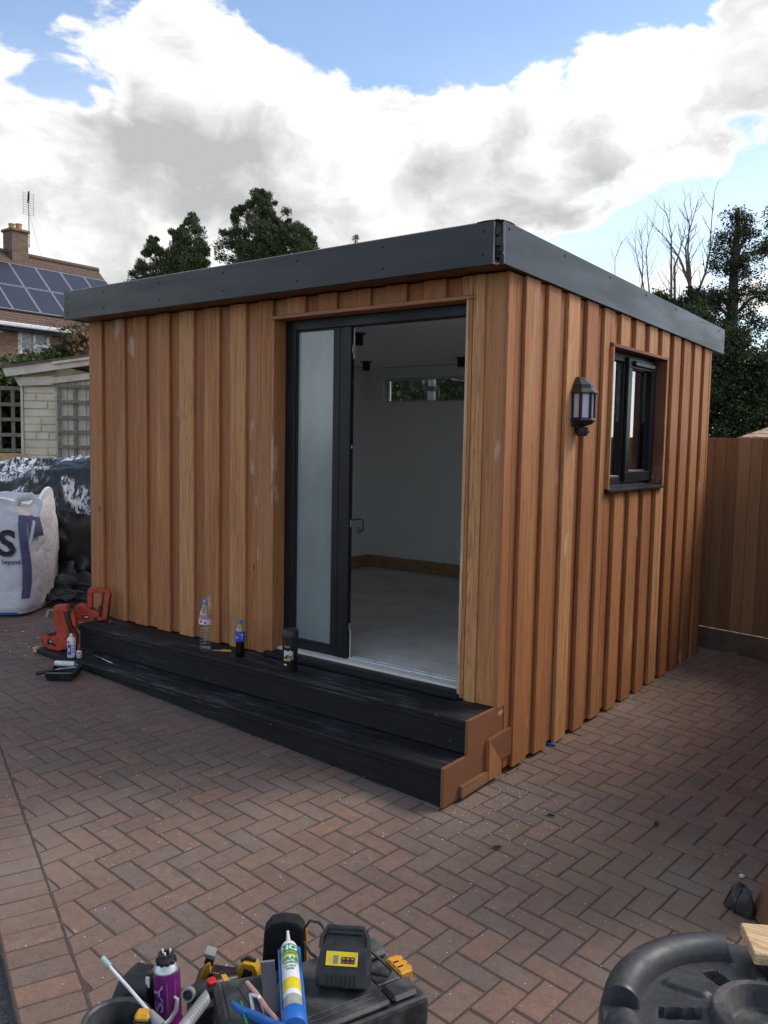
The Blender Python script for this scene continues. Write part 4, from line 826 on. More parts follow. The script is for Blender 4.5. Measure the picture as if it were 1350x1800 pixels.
rol = thing('paint_roller', 'small paint roller with cream sleeve resting across the black tray', 'paint roller', tuple(q+np.array([0, 0, .055])), YAW+.06)
MB().tube([(-.075, .045, .028), (-.07, .045, .028), (.055, .03, .026), (.06, .03, .026)], [.016, .0185, .0185, .016], 16).build('roller_sleeve', 'whitepl', rol, smooth=True); MB().tube([(.06, .03, .026), (.082, .028, .024), (.084, -.01, .015), (-.01, -.03, .010), (-.05, -.035, .004)], .0035, 8).build('wire_frame', 'alu', rol, smooth=True)
MB().tube([(-.045, -.034, .006), (-.06, -.037, .002), (-.10, -.046, -.004), (-.150, -.06, -.012), (-.165, -.064, -.014)], [.008, .013, .0135, .0155, .0145], 12).build('handle', 'blackpl', rol, smooth=True)
# bent wire hooks, offcuts, sawdust by the bag
wq = gnd(88, 1085)
wh = thing('wire_hook', 'bent bright wire hook lying on the paving behind the nail gun', 'wire hook', tuple(wq+np.array([0, 0, .003])), YAW)
MB().tube([(-.02, -.06, .003), (-.035, .05, .05), (-.033, .055, .053), (.05, .06, .055), (.055, .058, .05), (.06, .03, .03)], .003, 6).build('wire', 'alu', wh); MB().tube([(-.005, -.06, .003), (-.02, .03, .045), (-.005, .035, .05), (.05, .045, .052)], .003, 6).build('wire', 'alu', wh)
q = gnd(122, 1052); MB().cbox((-.10, -.05, 0), (.10, .05, .02), .002).build('wood_offcut', 'cedar_y', label='reddish cedar offcut leaning against the black sheeting', cat='offcut', loc=tuple(q+np.array([0, 0, .035])), rot=(R_(62), R_(14), YAW-.3), group='wood offcuts by the black sheeting')
q = gnd(92, 1052); MB().cbox((-.05, -.045, 0), (.05, .045, .03), .002).build('wood_offcut', 'ply', label='small pale wood offcut on the sawdust beside the white bag', cat='offcut', loc=tuple(q+np.array([0, .03, .004])), rot=(.1, 0, YAW+.5), group='wood offcuts by the black sheeting')
sdm = MB(); rr = random.Random(21); cq = gnd(80, 1062)
for _ in range(900):
    x, y = cq[0]+rr.gauss(0, .17), cq[1]+rr.gauss(.03, .12); L = rr.uniform(.004, .022); a = rr.uniform(0, 6.28); z = gz(x, y)+.001+rr.random()*.012; dx, dy = math.cos(a)*L, math.sin(a)*L; wd = rr.uniform(.001, .003)
    sdm.add([(x-dx, y-dy, z), (x+dx, y+dy, z+rr.uniform(0, .006)), (x+dx-dy*.2, y+dy+dx*.2, z+wd), (x-dx-dy*.2, y-dy+dx*.2, z+wd)], [(0, 1, 2, 3)])
sdm.build('sawdust', plain('sawdust', (.42, .29, .16), .9), label='scatter of pale sawdust and shavings beside the white bag', cat='sawdust', kind='stuff')
MB().cbox((-.006, -.004, 0), (.006, .004, .003), .001).build('plastic_scrap', 'blue', label='tiny blue plastic scrap on the paving near the roller tray', cat='scrap', loc=tuple(gnd(89, 1172)+np.array([0, 0, .002])))
MB().cbox((-.03, -.012, 0), (.03, .012, .012), .003).build('packing_shim', 'blue', label='blue plastic packer under the right side cladding', cat='packer', loc=(.012, .62, gz(0, .6)+.002), rot=(0, 0, .2))

# ------------------------------------------------------------------ yard on the left: bag, sheeted pile, shed, trellis
vx = Vector((_cy, _sy, 0)); vy = Vector((-_sy, _cy, 0))            # across and away, as seen from where one stands
def frame_at(u, t_): p_ = at(u, 772, t_); return Vector((p_[0], p_[1], gz(p_[0], p_[1])))
# bulk bag
bo = frame_at(-17, 7.30); bagt = thing('bulk_bag', 'full white builders bulk bag with navy straps and black print', 'bulk bag', tuple(bo), YAW)
BW, BH, BD = .98, .98, .80
def bag_pt(a, v, off=0., cz=1.):
    """a: angle round the bag, v: 0 bottom to 1 top"""
    n = 5.; c, s_ = math.cos(a), math.sin(a)
    rx, ry = BW/2, BD/2
    r = (abs(c)**n+abs(s_)**n)**(-1/n)
    belly = .95+.055*math.sin(math.pi*min(1, v*1.05))**.7-.02*max(0, v-.75)/.25
    x, y, z = rx*r*c*belly, ry*r*s_*belly, BH*v
    cr = lambda fx, fz, o: max(0, 1-2.2*abs(mnoise.noise(Vector((x*fx+o+z*.8, y*fx, z*fz+x*.9)))))**2
    w_ = .014*fbm(x*2.0+3, y*2.0, z*2.2, 2)*(.4+.6*cz)-cz*(.008*cr(2.4, 3.2, 2.)+.0055*cr(5.5, 5.0, 9.)+.003*cr(11., 13., 5.))
    k = 1+(w_+off)/max(rx, ry)
    if v < .06: k *= 1-.05*(1-v/.06)
    zz = z+(.05*fbm(x*3, y*3, 2.2, 3)+.03*math.sin(3*a))*v**6
    return (x*k, y*k, max(.002, zz))
mb = MB(); NA, NV = 260, 110
for j in range(NV+1):
    for i in range(NA): mb.v.append(bag_pt(2*math.pi*i/NA, j/NV))
for j in range(NV):
    for i in range(NA): mb.f.append((j*NA+i, j*NA+(i+1) % NA, (j+1)*NA+(i+1) % NA, (j+1)*NA+i))
mb.f.append(tuple(range(NA-1, -1, -1))); bod = mb.build('bag_body', 'bag', bagt, smooth=70)
# slumped top edge folded inwards
mb = MB()
for j in range(9):
    s_ = 1-.11*j/8*(1+.3*math.sin(j)); 
    for i in range(NA): x, y, z = bag_pt(2*math.pi*i/NA, 1.); mb.v.append((x*s_, y*s_, z+.035*math.sin(j/8*math.pi)-.13*(j/8)**2+.012*fbm(x*5, y*5, j*.4, 3)))
for j in range(8):
    for i in range(NA): mb.f.append((j*NA+i, j*NA+(i+1) % NA, (j+1)*NA+(i+1) % NA, (j+1)*NA+i))
mb.build('bag_mouth', 'bag', bagt, smooth=70)
MB().grid(lambda u, v: ((u-.5)*.86, (v-.5)*.66, .83+.06*fbm(u*4, v*4, 0, 3)), 20, 16).build('bag_filling', 'bagdark', bagt, smooth=True)
def on_face(x, z, off=.004):
    a = math.atan2(-BD/2, x); lo, hi = -math.pi+.3, -.3                 # front face: find the angle whose x matches
    for _ in range(30):
        m_ = (lo+hi)/2
        if bag_pt(m_, z/BH, 0., .25)[0] < x: lo = m_
        else: hi = m_
    q = bag_pt((lo+hi)/2, z/BH, 0., .25); return (q[0], q[1]-off, q[2])
FX0 = .44                                                                # x of the strap on the front
MB().grid(lambda u, v: on_face(FX0-.035+.05*v+.014*math.sin(u*5), .14+.72*u, .014), 40, 3).build('strap', 'navy', bagt, smooth=True)
def side_strap(u, v): q = bag_pt(-.62+.30*v-.1*u, .92-.32*u, .02); return q
mb = MB(); mb.grid(lambda u, v: tuple(np.array(on_face(FX0-.000+.028*v+.03*u, .86-.20*u, .016))+np.array([.03*v*u, -.02*u, 0])), 16, 3); mb.build('strap', 'navy', bagt, smooth=True)
mb = MB(); top = np.array(on_face(FX0+.02, .60, .02)); 
pathp = [tuple(top), tuple(top+np.array([.035, -.03, .09])), (FX0+.09, -.38, .80), (FX0+.10, -.30, .96), (FX0+.06, -.20, 1.04), (FX0-.04, -.2, 1.03)]
mb.tube([pathp[0], pathp[1], pathp[2]], [.022, .024, .024], 8, squash=.25); mb.build('lifting_loop', 'bag', bagt, smooth=True)
mb = MB(); mb.tube([(FX0+.11, -.395, .84), (FX0+.13, -.36, .95), (FX0+.06, -.36, 1.01), (FX0-.03, -.38, .985), (FX0-.05, -.40, .93)], [.028, .03, .034, .03, .026], 8, squash=.3); mb.build('lifting_loop', 'bag', bagt, smooth=True)
MB().grid(lambda u, v: on_face(-.44+.80*u, .006+.016*v, .006), 40, 2).build('bottom_stitching', 'blue', bagt, smooth=True)
lettering('printed_letter', 'S', .30, lambda x, y: on_face(.305+x, .60+y, .010), 'ink', bagt, bold=.009, sx=1.02)
lettering('printed_word', 'beyond', .060, lambda x, y: on_face(.335+x, .455+y, .008), 'ink', bagt, bold=.0006, sx=.80)
# heap under black sheeting
po = frame_at(85, 8.25); pile = thing('sheeted_pile', 'heap covered in black plastic sheeting smeared with white paint', 'covered heap', tuple(po), YAW)
def pile_pt(u, v):
    """u across, v from the back foot over the top to the front foot"""
    x = (u-.5)*2.3; topz = 1.15+.10*min(1., u*1.6)-.55*max(0, .22-u)*2.2
    prof = [(.95, 0.), (.75, .7), (.45, .97), (.1, 1.), (-.18, .90), (-.40, .58), (-.55, .30), (-.68, .02)]
    t_ = v*(len(prof)-1); k = min(int(t_), len(prof)-2); f = t_-k; y = prof[k][0]*(1-f)+prof[k+1][0]*f; z = (prof[k][1]*(1-f)+prof[k+1][1]*f)*topz
    rdg = lambda a, b, c: 1-abs(mnoise.noise(Vector((a, b, c))))*2
    dn = .085*rdg(x*1.7+5, y*1.5+z*1.2, 3.1)+.05*rdg(x*3.7-z*1.6, y*3+z*2.2, 7.7)+.018*fbm(x*9, y*9, z*9, 3)
    dn *= min(1, v*6)*min(1., .4+2*(1-v)); return (x, y-dn*.8, max(.004, z+dn*.5*(1 if z > .3 else .2)))
MB().grid(pile_pt, 110, 120).build('sheeting', 'tarp', pile, smooth=60)
def flap(u, v): x = .02+.62*u; z = .86-.60*v-.22*u*v-.10*u; y = -.56-.10*math.sin(v*2.6)-.16*u*(1-v)+.06*(1-abs(mnoise.noise(Vector((u*3, v*3, 4.)))))*2; return (x-.30*(1-v)*(1-u)*.3, y-.02, max(.01, z))
MB().grid(flap, 30, 30).build('loose_flap', 'blacksheet', pile, smooth=50)
MB().grid(lambda u, v: (-.32+1.5*u, -.70-.26*v+.06*fbm(u*4, v*3, 1, 3), .02+.20*(1-v)**1.3*(1+.5*fbm(u*5, v*4, 5, 3))+.05*abs(fbm(u*7, v*6, 9, 2))), 50, 24).build('loose_flap', 'blacksheet', pile, smooth=50)
# cream block shed with an old trellis on its door
so = frame_at(100, 10.5); shed = thing('garden_shed', 'cream painted block shed with flaking bargeboard and a panelled door', 'shed', tuple(so), YAW)
PS = 10.5/FPX; sx = lambda px: (px-100)*PS; HZ = 771; szz = lambda py: CAM[2]+(HZ-py)*PS-so.z
wl, wr = sx(40), sx(235); dl = sx(104)
rr = random.Random(8)
MB().box((wl, .03, -.05), (dl-.02, 1.9, szz(680)+.25)).build('wall', 'cream', shed); MB().box((dl-.0195, .05, -.05), (wr, 1.9, szz(668))).build('wall', 'cream', shed)
rows = 18; bh = .138
for r in range(rows):
    z0 = szz(827)-.02+(r-6)*bh*.70
    if z0 > szz(684)-.05 or z0 < .02: continue
    hgt = bh*.70-.008; x = wl+.012; first = True
    while x < dl-.05:
        L = rr.choice((.16, .22, .30, .42)); x1 = min(dl-.03, x+L); 
        if dl-.03-x1 < .06: x1 = dl-.03
        mb = MB(); d_ = rr.uniform(.008, .022); mb.cbox((x, .03-d_, z0), (x1-.008, .0305, z0+hgt), .009); mb.v = [(a, b+.004*fbm(a*20, r, c*20, 2), c) for a, b, c in mb.v]; mb.build('block', 'cream', shed); x = x1
MB().cbox((wl-.02, -.005, -.02), (wl+.009, .06, szz(682)), .004).build('corner_post', 'creamboard', shed); MB().cbox((dl-.026, -.008, -.02), (dl-.004, .05, szz(672)), .003).build('door_post', 'creamboard', shed)
def slopeboard(pxa, pya, pxb, pyb, h0, y0_, y1_, nm, cut=0.):
    xa, xb, za, zb = sx(pxa), sx(pxb), szz(pya), szz(pyb); mb = MB(); mb.prism([(xa, za), (xb, zb), (xb, zb-h0), (xa+cut, za-h0)], y0_, y1_); return mb.build(nm, 'creamboard', shed, bevel=.004)
slopeboard(15, 652, 240, 619, .115, -.16, -.12, 'bargeboard', .05); slopeboard(30, 668, 98, 665, .105, -.06, -.03, 'fascia_board', .06); slopeboard(95, 668, 240, 648, .075, -.07, -.04, 'fascia_board'); slopeboard(104, 642, 240, 622, .03, -.20, -.162, 'roof_trim')
mb = MB(); za, zb = szz(650), szz(616); mb.add([(sx(14), -.18, za), (sx(245), -.18, zb), (sx(245), 2., zb), (sx(14), 2., za), (sx(14), -.18, za-.03), (sx(245), -.18, zb-.03), (sx(245), 2., zb-.03), (sx(14), 2., za-.03)], [(0, 1, 2, 3), (7, 6, 5, 4), (0, 4, 5, 1), (1, 5, 6, 2), (2, 6, 7, 3), (3, 7, 4, 0)]); mb.build('roof_sheet', 'gravelboard', shed)
dz0, dz1 = .03, szz(672); dr = sx(200)
dd = MB().box((dl, .0, dz0), (dr, .045, dz1)).build('door', 'creamboard', shed)
for k in range(1, 7): MB().box((dl+k*.115-.002, -.004, dz0), (dl+k*.115+.002, -.0005, dz1)).build('board_joint', 'ink', dd)
MB().cbox((dl-.045, -.02, szz(700)), (dl+.04, -.006, szz(693)), .003).build('hinge_block', 'creamboard', dd)
tr = thing('door_trellis', 'weathered square wooden trellis fixed over the cream shed door', 'trellis', tuple(so+vy*(-.02)), YAW)
for k, px in enumerate((107, 135, 163, 191)): MB().cbox((sx(px)-.022, -.030, szz(822)-.2), (sx(px)+.022, -.016, szz(678)), .003).build('upright_slat', 'oldtrellis', tr)
for k, py in enumerate((682, 709, 736, 761, 787, 812, 838)): MB().cbox((sx(104.5)-.0, -.046, szz(py)-.022), (sx(200), -.0305, szz(py)+.022), .003).build('cross_slat', 'oldtrellis', tr)
# trellis fence at the far left with dark growth behind it, plywood sheet below
to = frame_at(-30, 10.75); tf = thing('trellis_fence', 'old dark square trellis panel left of the cream shed', 'trellis', tuple(to), YAW)
PT = 10.75/FPX; fx = lambda px: (px+30)*PT; fz_ = lambda py: CAM[2]+(HZ-py)*PT-to.z
for px in (-80, -55, -27, 0, 24, 48): MB().cbox((fx(px)-.024, -.01, .02), (fx(px)+.024, .008, fz_(684)), .003).build('upright_slat', 'oldtrellis', tf)
for py in (687, 715, 741, 768, 795, 822): MB().cbox((fx(-95), -.028, fz_(py)-.024), (fx(41), -.0105, fz_(py)+.024), .003).build('cross_slat', 'oldtrellis', tf)
q = frame_at(-20, 10.35); MB().cbox((-.7, 0, .01), (.44, .018, CAM[2]+(HZ-800)*10.35/FPX-q.z), .003).build('plywood_sheet', 'ply', label='orange plywood sheet standing in front of the dark trellis', cat='plywood', loc=tuple(q), rot=(0, 0, YAW))

# ------------------------------------------------------------------ greenery
def leaves(pts, size, asp=.6, flat=0., seed=0, droop=None):
    """one small folded leaf card at every point"""
    r = np.random.default_rng(seed); n = len(pts); P = np.asarray(pts); d = r.normal(size=(n, 3)); d[:, 2] *= (1-flat)
    if droop is not None: d = d*.55+np.asarray(droop)
    d /= np.linalg.norm(d, axis=1)[:, None]+1e-9; q = r.normal(size=(n, 3)); s_ = np.cross(d, q); s_ /= np.linalg.norm(s_, axis=1)[:, None]+1e-9
    L = (size*r.uniform(.6, 1.35, n))[:, None]; wv = s_*L*asp*.5
    V = np.stack([P-d*L*.5, P+wv, P+d*L*.5, P-wv], 1).reshape(-1, 3); return V
def leaf_object(name, V, mat, parent, world=True):
    me = bpy.data.meshes.new(name); n = len(V)//4
    if parent is not None and world: V = V-np.array(parent.location)
    me.vertices.add(n*4); me.vertices.foreach_set('co', V.astype(np.float32).ravel()); me.loops.add(n*4); me.loops.foreach_set('vertex_index', np.arange(n*4, dtype=np.int32))
    me.polygons.add(n); me.polygons.foreach_set('loop_start', np.arange(0, n*4, 4, dtype=np.int32)); me.polygons.foreach_set('loop_total', np.full(n, 4, np.int32)); me.update(calc_edges=True); me.materials.append(M[mat])
    return link(name, me, parent)
def clumps(centres, radii, per, seed=0, shell=.55):
    r = np.random.default_rng(seed); out = []
    for c, rad, k in zip(centres, radii, per):
        d = r.normal(size=(k, 3)); d /= np.linalg.norm(d, axis=1)[:, None]; rr_ = rad*(r.uniform(0, 1, k)**shell)[:, None]; q = d*rr_; q[:, 2] *= .8; out.append(q+np.asarray(c))
    return np.concatenate(out)
def branch(mb, p0, d, L, r0, depth, rnd, tips, spread=.5, up=.25, nseg=5, kids=(2, 4), shrink=.62):
    p_ = Vector(p0); d = Vector(d).normalized(); path = [p_.copy()]; rad = [r0]
    for k in range(nseg):
        d = (d+Vector((rnd.gauss(0, .13), rnd.gauss(0, .13), rnd.gauss(0, .08)+up*.12))).normalized(); p_ = p_+d*(L/nseg); path.append(p_.copy()); rad.append(r0*(1-.62*(k+1)/nseg))
    mb.tube(path, rad, 5 if depth < 2 else 7); tips.append(path[-1])
    if depth <= 0: return
    for _ in range(rnd.randint(*kids)):
        k = rnd.randint(2, nseg); a = Vector((rnd.gauss(0, 1), rnd.gauss(0, 1), rnd.gauss(.3, .5))).normalized(); nd = (d*(1-spread)+a*spread+Vector((0, 0, up))).normalized()
        branch(mb, path[k], nd, L*shrink*rnd.uniform(.75, 1.2), rad[k]*.62, depth-1, rnd, tips, spread, up, nseg, kids, shrink)
# two cypresses beyond the cabin roof
def cypress(u, vtop, t_, wpx, lab, seed, n=150, tops=((0, 1.),)):
    base = frame_at(u, t_); top = at(u, vtop, t_); tz = top[2]; t = thing('cypress_tree', lab, 'tree', tuple(base), group='cypress trees beyond the cabin'); rnd = random.Random(seed)
    mb = MB(); mb.tube([base, base+Vector((.05, 0, 1.5)), Vector((base.x, base.y, tz-.5))], [.16, .12, .03], 8)
    C, Rr, K = [], [], []; Wm = wpx/2*t_/FPX; H = 2.6
    for _ in range(n):
        off, hh = rnd.choice(tops); h = rnd.random()**.9*H; wid = Wm*min(1., .10+1.05*(h/1.6)**.8) if False else Wm*min(.46, .07+.46*(h/1.1)**.85); a = rnd.uniform(0, 6.283); rr_ = wid*rnd.uniform(0, 1.)**.6
        ox = off*t_/FPX; zt = tz-(1-hh)*2.6; c = base+vx*(ox+math.cos(a)*rr_)+vy*(math.sin(a)*rr_*.9); C.append((c.x, c.y, zt-h-.08)); Rr.append(rnd.uniform(.12, .27)*(.45+.55*min(1, h/1.0))); K.append(190)
        if rnd.random() < .4: mb.tube([(base.x, base.y, zt-h-.5), (c.x, c.y, zt-h-.1)], [.02, .006], 4)
    mb.build('trunk', 'barkdark', t, world=True)
    P = clumps(C, Rr, K, seed, .6); out = P-np.array([base.x, base.y, tz-2.5]); out[:, 2] = .35*np.abs(out[:, 2])*.3+.55; out /= np.linalg.norm(out, axis=1)[:, None]
    V = leaves(P, .095, .22, 0, seed, droop=out*.8); leaf_object('crown', V, 'leaf_con', t)
cypress(306, 378, 20., 132, 'rounded dark cypress tree seen over the left part of the roof', 3, 380, ((-4, .93), (34, 1.), (-34, .80), (52, .72), (14, .90), (-55, .60)))
cypress(465, 337, 20.5, 160, 'taller pointed cypress tree seen over the middle of the roof', 9, 420, ((-8, 1.), (-8, .97), (-46, .84), (50, .80), (22, .90), (66, .66)))
q = frame_at(620, 20.); t = thing('sapling', 'tiny sprig of a tree top showing over the roof edge', 'tree', tuple(q)); zt = at(620, 420, 20.)[2]
MB().tube([(0, 0, 0), (.02, 0, 2), (0, 0, zt-q.z)], [.05, .03, .006], 6).build('trunk', 'barkdark', t); leaf_object('crown', leaves(clumps([(q.x, q.y, zt-.08), (q.x+.06, q.y, zt-.25)], [.10, .12], [120, 120], 4), .07, .25, 0, 4), 'leaf_con', t)
# leafy tree and bare tree beyond the fence on the right
def at_tree(u, v, t_): p_ = at(u, v, t_); return Vector(p_)
def leafy(u, t_, lab, seed, trunk_px, clus, dens, lsize, mat='leaf_alder', grp=None, name='leafy_tree'):
    base = frame_at(u, t_); t = thing(name, lab, 'tree', tuple(base), group=grp); rnd = random.Random(seed); mb = MB(); tips = []
    pts = [base]+[at_tree(a, b, t_) for a, b in trunk_px]; mb.tube(pts, [.15-.13*k/(len(pts)-1) for k in range(len(pts))], 8)
    C, Rr, K = [], [], []
    for (cu, cv, rp, n) in clus:
        c0 = at_tree(cu, cv, t_)
        nearest = min(pts[1:], key=lambda q_: abs(q_.z-(c0.z-.5))); mb.tube([nearest, (nearest*.5+c0*.5)+Vector((0, 0, .1)), c0], [.04, .025, .008], 5)
        for _ in range(n):
            d = Vector((rnd.gauss(0, 1), rnd.gauss(0, 1), rnd.gauss(0, 1))).normalized()*(rp*t_/FPX*rnd.random()**.45); c = c0+Vector((d.x, d.y, d.z*.9)); C.append(tuple(c)); Rr.append(rnd.uniform(.10, .24)); K.append(dens)
            if rnd.random() < .35: mb.tube([c0, c], [.012, .004], 4)
    mb.build('trunk', 'barkdark', t, world=True); P = clumps(C, Rr, K, seed, .5); leaf_object('crown', leaves(P, lsize, .62, .2, seed), mat, t)
leafy(1288, 15., 'slender leafy dark tree rising above the fence on the right', 5, [(1284, 640), (1287, 560), (1290, 470), (1296, 400), (1298, 365)],
      [(1300, 385, 22, 14), (1280, 420, 28, 18), (1315, 410, 20, 10), (1270, 465, 26, 14), (1305, 465, 34, 22), (1340, 440, 26, 12), (1262, 520, 28, 14), (1300, 525, 36, 18), (1345, 515, 30, 14), (1245, 545, 26, 12), (1330, 570, 34, 16), (1270, 575, 30, 14)], 110, .040, grp='trees beyond the fence')
leafy(1395, 16., 'leafy tree cut off by the right edge above the fence', 15, [(1392, 640), (1388, 540), (1378, 460), (1365, 400)], [(1366, 385, 24, 12), (1380, 430, 36, 22), (1400, 480, 44, 26), (1372, 520, 34, 16), (1380, 590, 44, 24), (1360, 640, 40, 20)], 95, .042, grp='trees beyond the fence')
leafy(1300, 13., 'broad dark ivy covered tree filling the gap above the fence', 25, [(1290, 700), (1295, 640)], [(1285, 600, 40, 34), (1235, 640, 46, 60), (1290, 660, 55, 80), (1345, 650, 48, 50), (1250, 710, 56, 90), (1310, 730, 60, 90), (1370, 720, 50, 50), (1215, 690, 40, 40), (1225, 560, 26, 16), (1265, 790, 70, 90), (1350, 800, 70, 70)], 105, .047, 'leaf_dark', grp='trees beyond the fence', name='ivy_tree')
leafy(1180, 15.5, 'low dark leafy growth under the bare branches behind the roof', 35, [(1185, 620), (1190, 570)], [(1165, 520, 12, 4), (1180, 545, 30, 24), (1225, 525, 30, 26), (1215, 560, 44, 40), (1150, 575, 40, 36)], 105, .047, 'leaf_dark', grp='trees beyond the fence', name='ivy_tree')
def bare(name, lab, u, t_, paths, seed, wid):
    base = frame_at(u, t_); t = thing(name, lab, 'tree', tuple(base), group='bare trees behind the roof'); rnd = random.Random(seed); mb = MB(); tips = []; fork = at_tree(paths[0][0][0], paths[0][0][1]+120, t_)
    mb.tube([base, base*.4+fork*.6, fork], [.14, .11, .07], 7)
    for pp in paths:
        P = [fork]+[at_tree(a, b, t_) for a, b in pp]; n = len(P); mb.tube(P, [max(.006, wid*(1-.9*k/(n-1))) for k in range(n)], 6)
        for k in range(1, n):
            for _ in range(3):
                q_ = P[k]*.999; f = rnd.random(); q_ = P[k-1]*(1-f)+P[k]*f; d = (P[k]-P[k-1]).normalized(); a = d*.8+vx*rnd.choice((-1, 1))*rnd.uniform(.25, .7)+vy*rnd.gauss(0, .3)+Vector((0, 0, .25))
                if q_.z > fork.z+.3: branch(mb, q_, a, rnd.uniform(.22, .6), wid*.32*(1-.5*k/n), 1, rnd, tips, .45, .5, 4, (0, 2))
    mb.build('branches', 'bark', t, world=True)
bare('bare_tree', 'tall bare branched tree with grey limbs between cabin roof and leafy tree', 1205, 17., [[(1214, 520), (1208, 475), (1205, 435), (1215, 395), (1228, 350)], [(1212, 500), (1195, 455), (1175, 425), (1155, 402)], [(1228, 510), (1240, 480), (1248, 440), (1250, 400), (1254, 352)], [(1180, 530), (1180, 460), (1180, 410), (1172, 375)], [(1186, 525), (1186, 470), (1198, 430), (1205, 400)], [(1213, 480), (1209, 440), (1212, 395), (1203, 360)]], 4, .036)
bare('bare_tree', 'smaller cluster of bare branches left of the tall bare tree', 1130, 17.5, [[(1134, 520), (1128, 485), (1118, 445), (1116, 420)], [(1142, 520), (1138, 480), (1136, 440), (1142, 410), (1150, 390)], [(1128, 510), (1130, 470), (1128, 425), (1123, 402)]], 14, .020)
bare('bare_tree', 'single thin bare twig furthest left above the side fascia', 1080, 18., [[(1081, 490), (1081, 455), (1087, 440), (1094, 423)]], 24, .011)
# brambles over the shed
def bush(name, lab, cat, boxes, mat, dens, size, seed, stems=30, t_=11.5, stem_mat='leaf_dry', grp=None):
    u0 = boxes[0][0]; base = frame_at(u0, t_); t = thing(name, lab, cat, tuple(base), group=grp); rnd = random.Random(seed); C, Rr, K = [], [], []; mb = MB()
    for (cu, cv, ru, rv, n, tt) in boxes:
        for _ in range(n):
            a, r = rnd.uniform(0, 6.283), math.sqrt(rnd.random()); c = at_tree(cu+ru*r*math.cos(a), cv+rv*r*math.sin(a), tt+rnd.uniform(-.5, .5)); C.append(tuple(c)); Rr.append(rnd.uniform(.09, .22)); K.append(dens)
    for _ in range(stems):
        b = rnd.choice(boxes); p0 = at_tree(b[0]+rnd.uniform(-1, 1)*b[2], b[1]+b[3], b[5]); p1 = p0+vx*rnd.uniform(-.4, .4)+Vector((0, 0, rnd.uniform(.15, .5))); p2 = p1+vx*rnd.uniform(-.5, .5)+Vector((0, 0, rnd.uniform(-.25, .15)))
        mb.tube([p0, (p0+p1)*.5+vx*rnd.uniform(-.1, .1), p1, p2], [.008, .007, .005, .003], 4)
    mb.tube([base, Vector(C[0])], [.03, .01], 5)
    mb.build('stems', stem_mat, t, world=True); leaf_object('foliage', leaves(clumps(C, Rr, K, seed, .5), size, .7, .35, seed), mat, t)
bush('bramble', 'tangled green brambles growing over the roof of the cream shed', 'bramble', [(85, 645, 75, 16, 70, 12.2), (20, 652, 45, 16, 50, 12.0), (125, 632, 40, 20, 55, 12.4), (95, 636, 20, 10, 18, 12.2), (140, 600, 22, 20, 26, 12.4), (-10, 670, 40, 30, 40, 11.6)], 'leaf_bram', 55, .075, 6, 34)
bush('dry_shrub', 'dry brown flowering stems rising beside the corner of the cabin', 'shrub', [(150, 590, 16, 16, 26, 12.0), (145, 610, 20, 20, 26, 12.0)], 'leaf_dry', 26, .08, 7, 40, 12.)
bush('dark_shrub', 'dark leafy shrub behind the old trellis at the far left', 'shrub', [(0, 740, 50, 60, 130, 11.6), (-60, 740, 50, 60, 60, 11.6), (10, 690, 40, 20, 40, 11.4), (0, 810, 55, 40, 60, 11.6)], 'leaf_dark', 55, .08, 8, 10, 11.5)
# hedge behind the cabin, seen through its back window
bush('garden_hedge', 'green hedge seen through the long window in the back wall', 'hedge', [(700, 690, 60, 60, 110, 12.), (800, 690, 70, 60, 120, 12.2), (760, 740, 110, 50, 120, 12.), (640, 720, 60, 60, 60, 12.3)], 'leaf_bram', 50, .10, 12, 20, 12.)
q = frame_at(757, 10.6); pp = thing('drain_pipe', 'grey pipe with a collar seen through the back window', 'pipe', tuple(q)); MB().tube([(0, 0, 0), (0, 0, 3.0)], .052, 14).build('pipe', 'grey', pp, smooth=True); zc = at(757, 684, 10.6)[2]-q.z; MB().tube([(0, 0, zc-.03), (0, 0, zc+.03)], .06, 14).build('collar', 'rubber', pp, smooth=True)

# ------------------------------------------------------------------ fence, parasol
FY = 3.66
fence = thing('close_board_fence', 'brown close boarded fence panel behind the right side of the cabin', 'fence', (.6, FY, gz(.6, FY)))
rr = random.Random(14); x = -1.2; xo, zo = .6, gz(.6, FY)
while x < 4.6:
    wd = .098; mb = MB(); mb.cbox((x-xo, 0, .17+gz(x, FY)-zo), (x+wd+.016-xo, .014, 1.655-.012*x+rr.uniform(-.004, .004)-zo), .002)
    o = mb.build('fence_board', 'fence', fence); o.rotation_euler = (0, 0, R_(-6)); c = x-xo; o.location = (c-c*math.cos(R_(-6)), -c*math.sin(R_(-6))+rr.uniform(-.002, .002), 0); x += wd
mb = MB(); mb.add([(-1.2-xo, -.012, gz(-1.2, FY)-.09-zo), (4.6-xo, -.012, gz(4.6, FY)-.09-zo), (4.6-xo, .02, gz(4.6, FY)-.09-zo), (-1.2-xo, .02, gz(-1.2, FY)-.09-zo), (-1.2-xo, -.012, gz(-1.2, FY)+.165-zo), (4.6-xo, -.012, gz(4.6, FY)+.165-zo), (4.6-xo, .02, gz(4.6, FY)+.165-zo), (-1.2-xo, .02, gz(-1.2, FY)+.165-zo)], [(0, 3, 2, 1), (4, 5, 6, 7), (0, 1, 5, 4), (1, 2, 6, 5), (2, 3, 7, 6), (3, 0, 4, 7)]); mb.build('gravel_board', 'gravelboard', fence)
for z in (.4, 1.0, 1.5): MB().cbox((-1.9, .03, z), (3.9, .07, z+.06), .003).build('fence_rail', 'fence', fence)
SFX = 1.47; sfn = thing('close_board_fence', 'brown fence run facing the cabin side, out of view, added to shade the passage', 'fence', (SFX, 1.8, gz(SFX, 1.8)))  # unseen fence, inferred from the dark lower wall, shades the cabin side
yv = -.28; rr = random.Random(31)
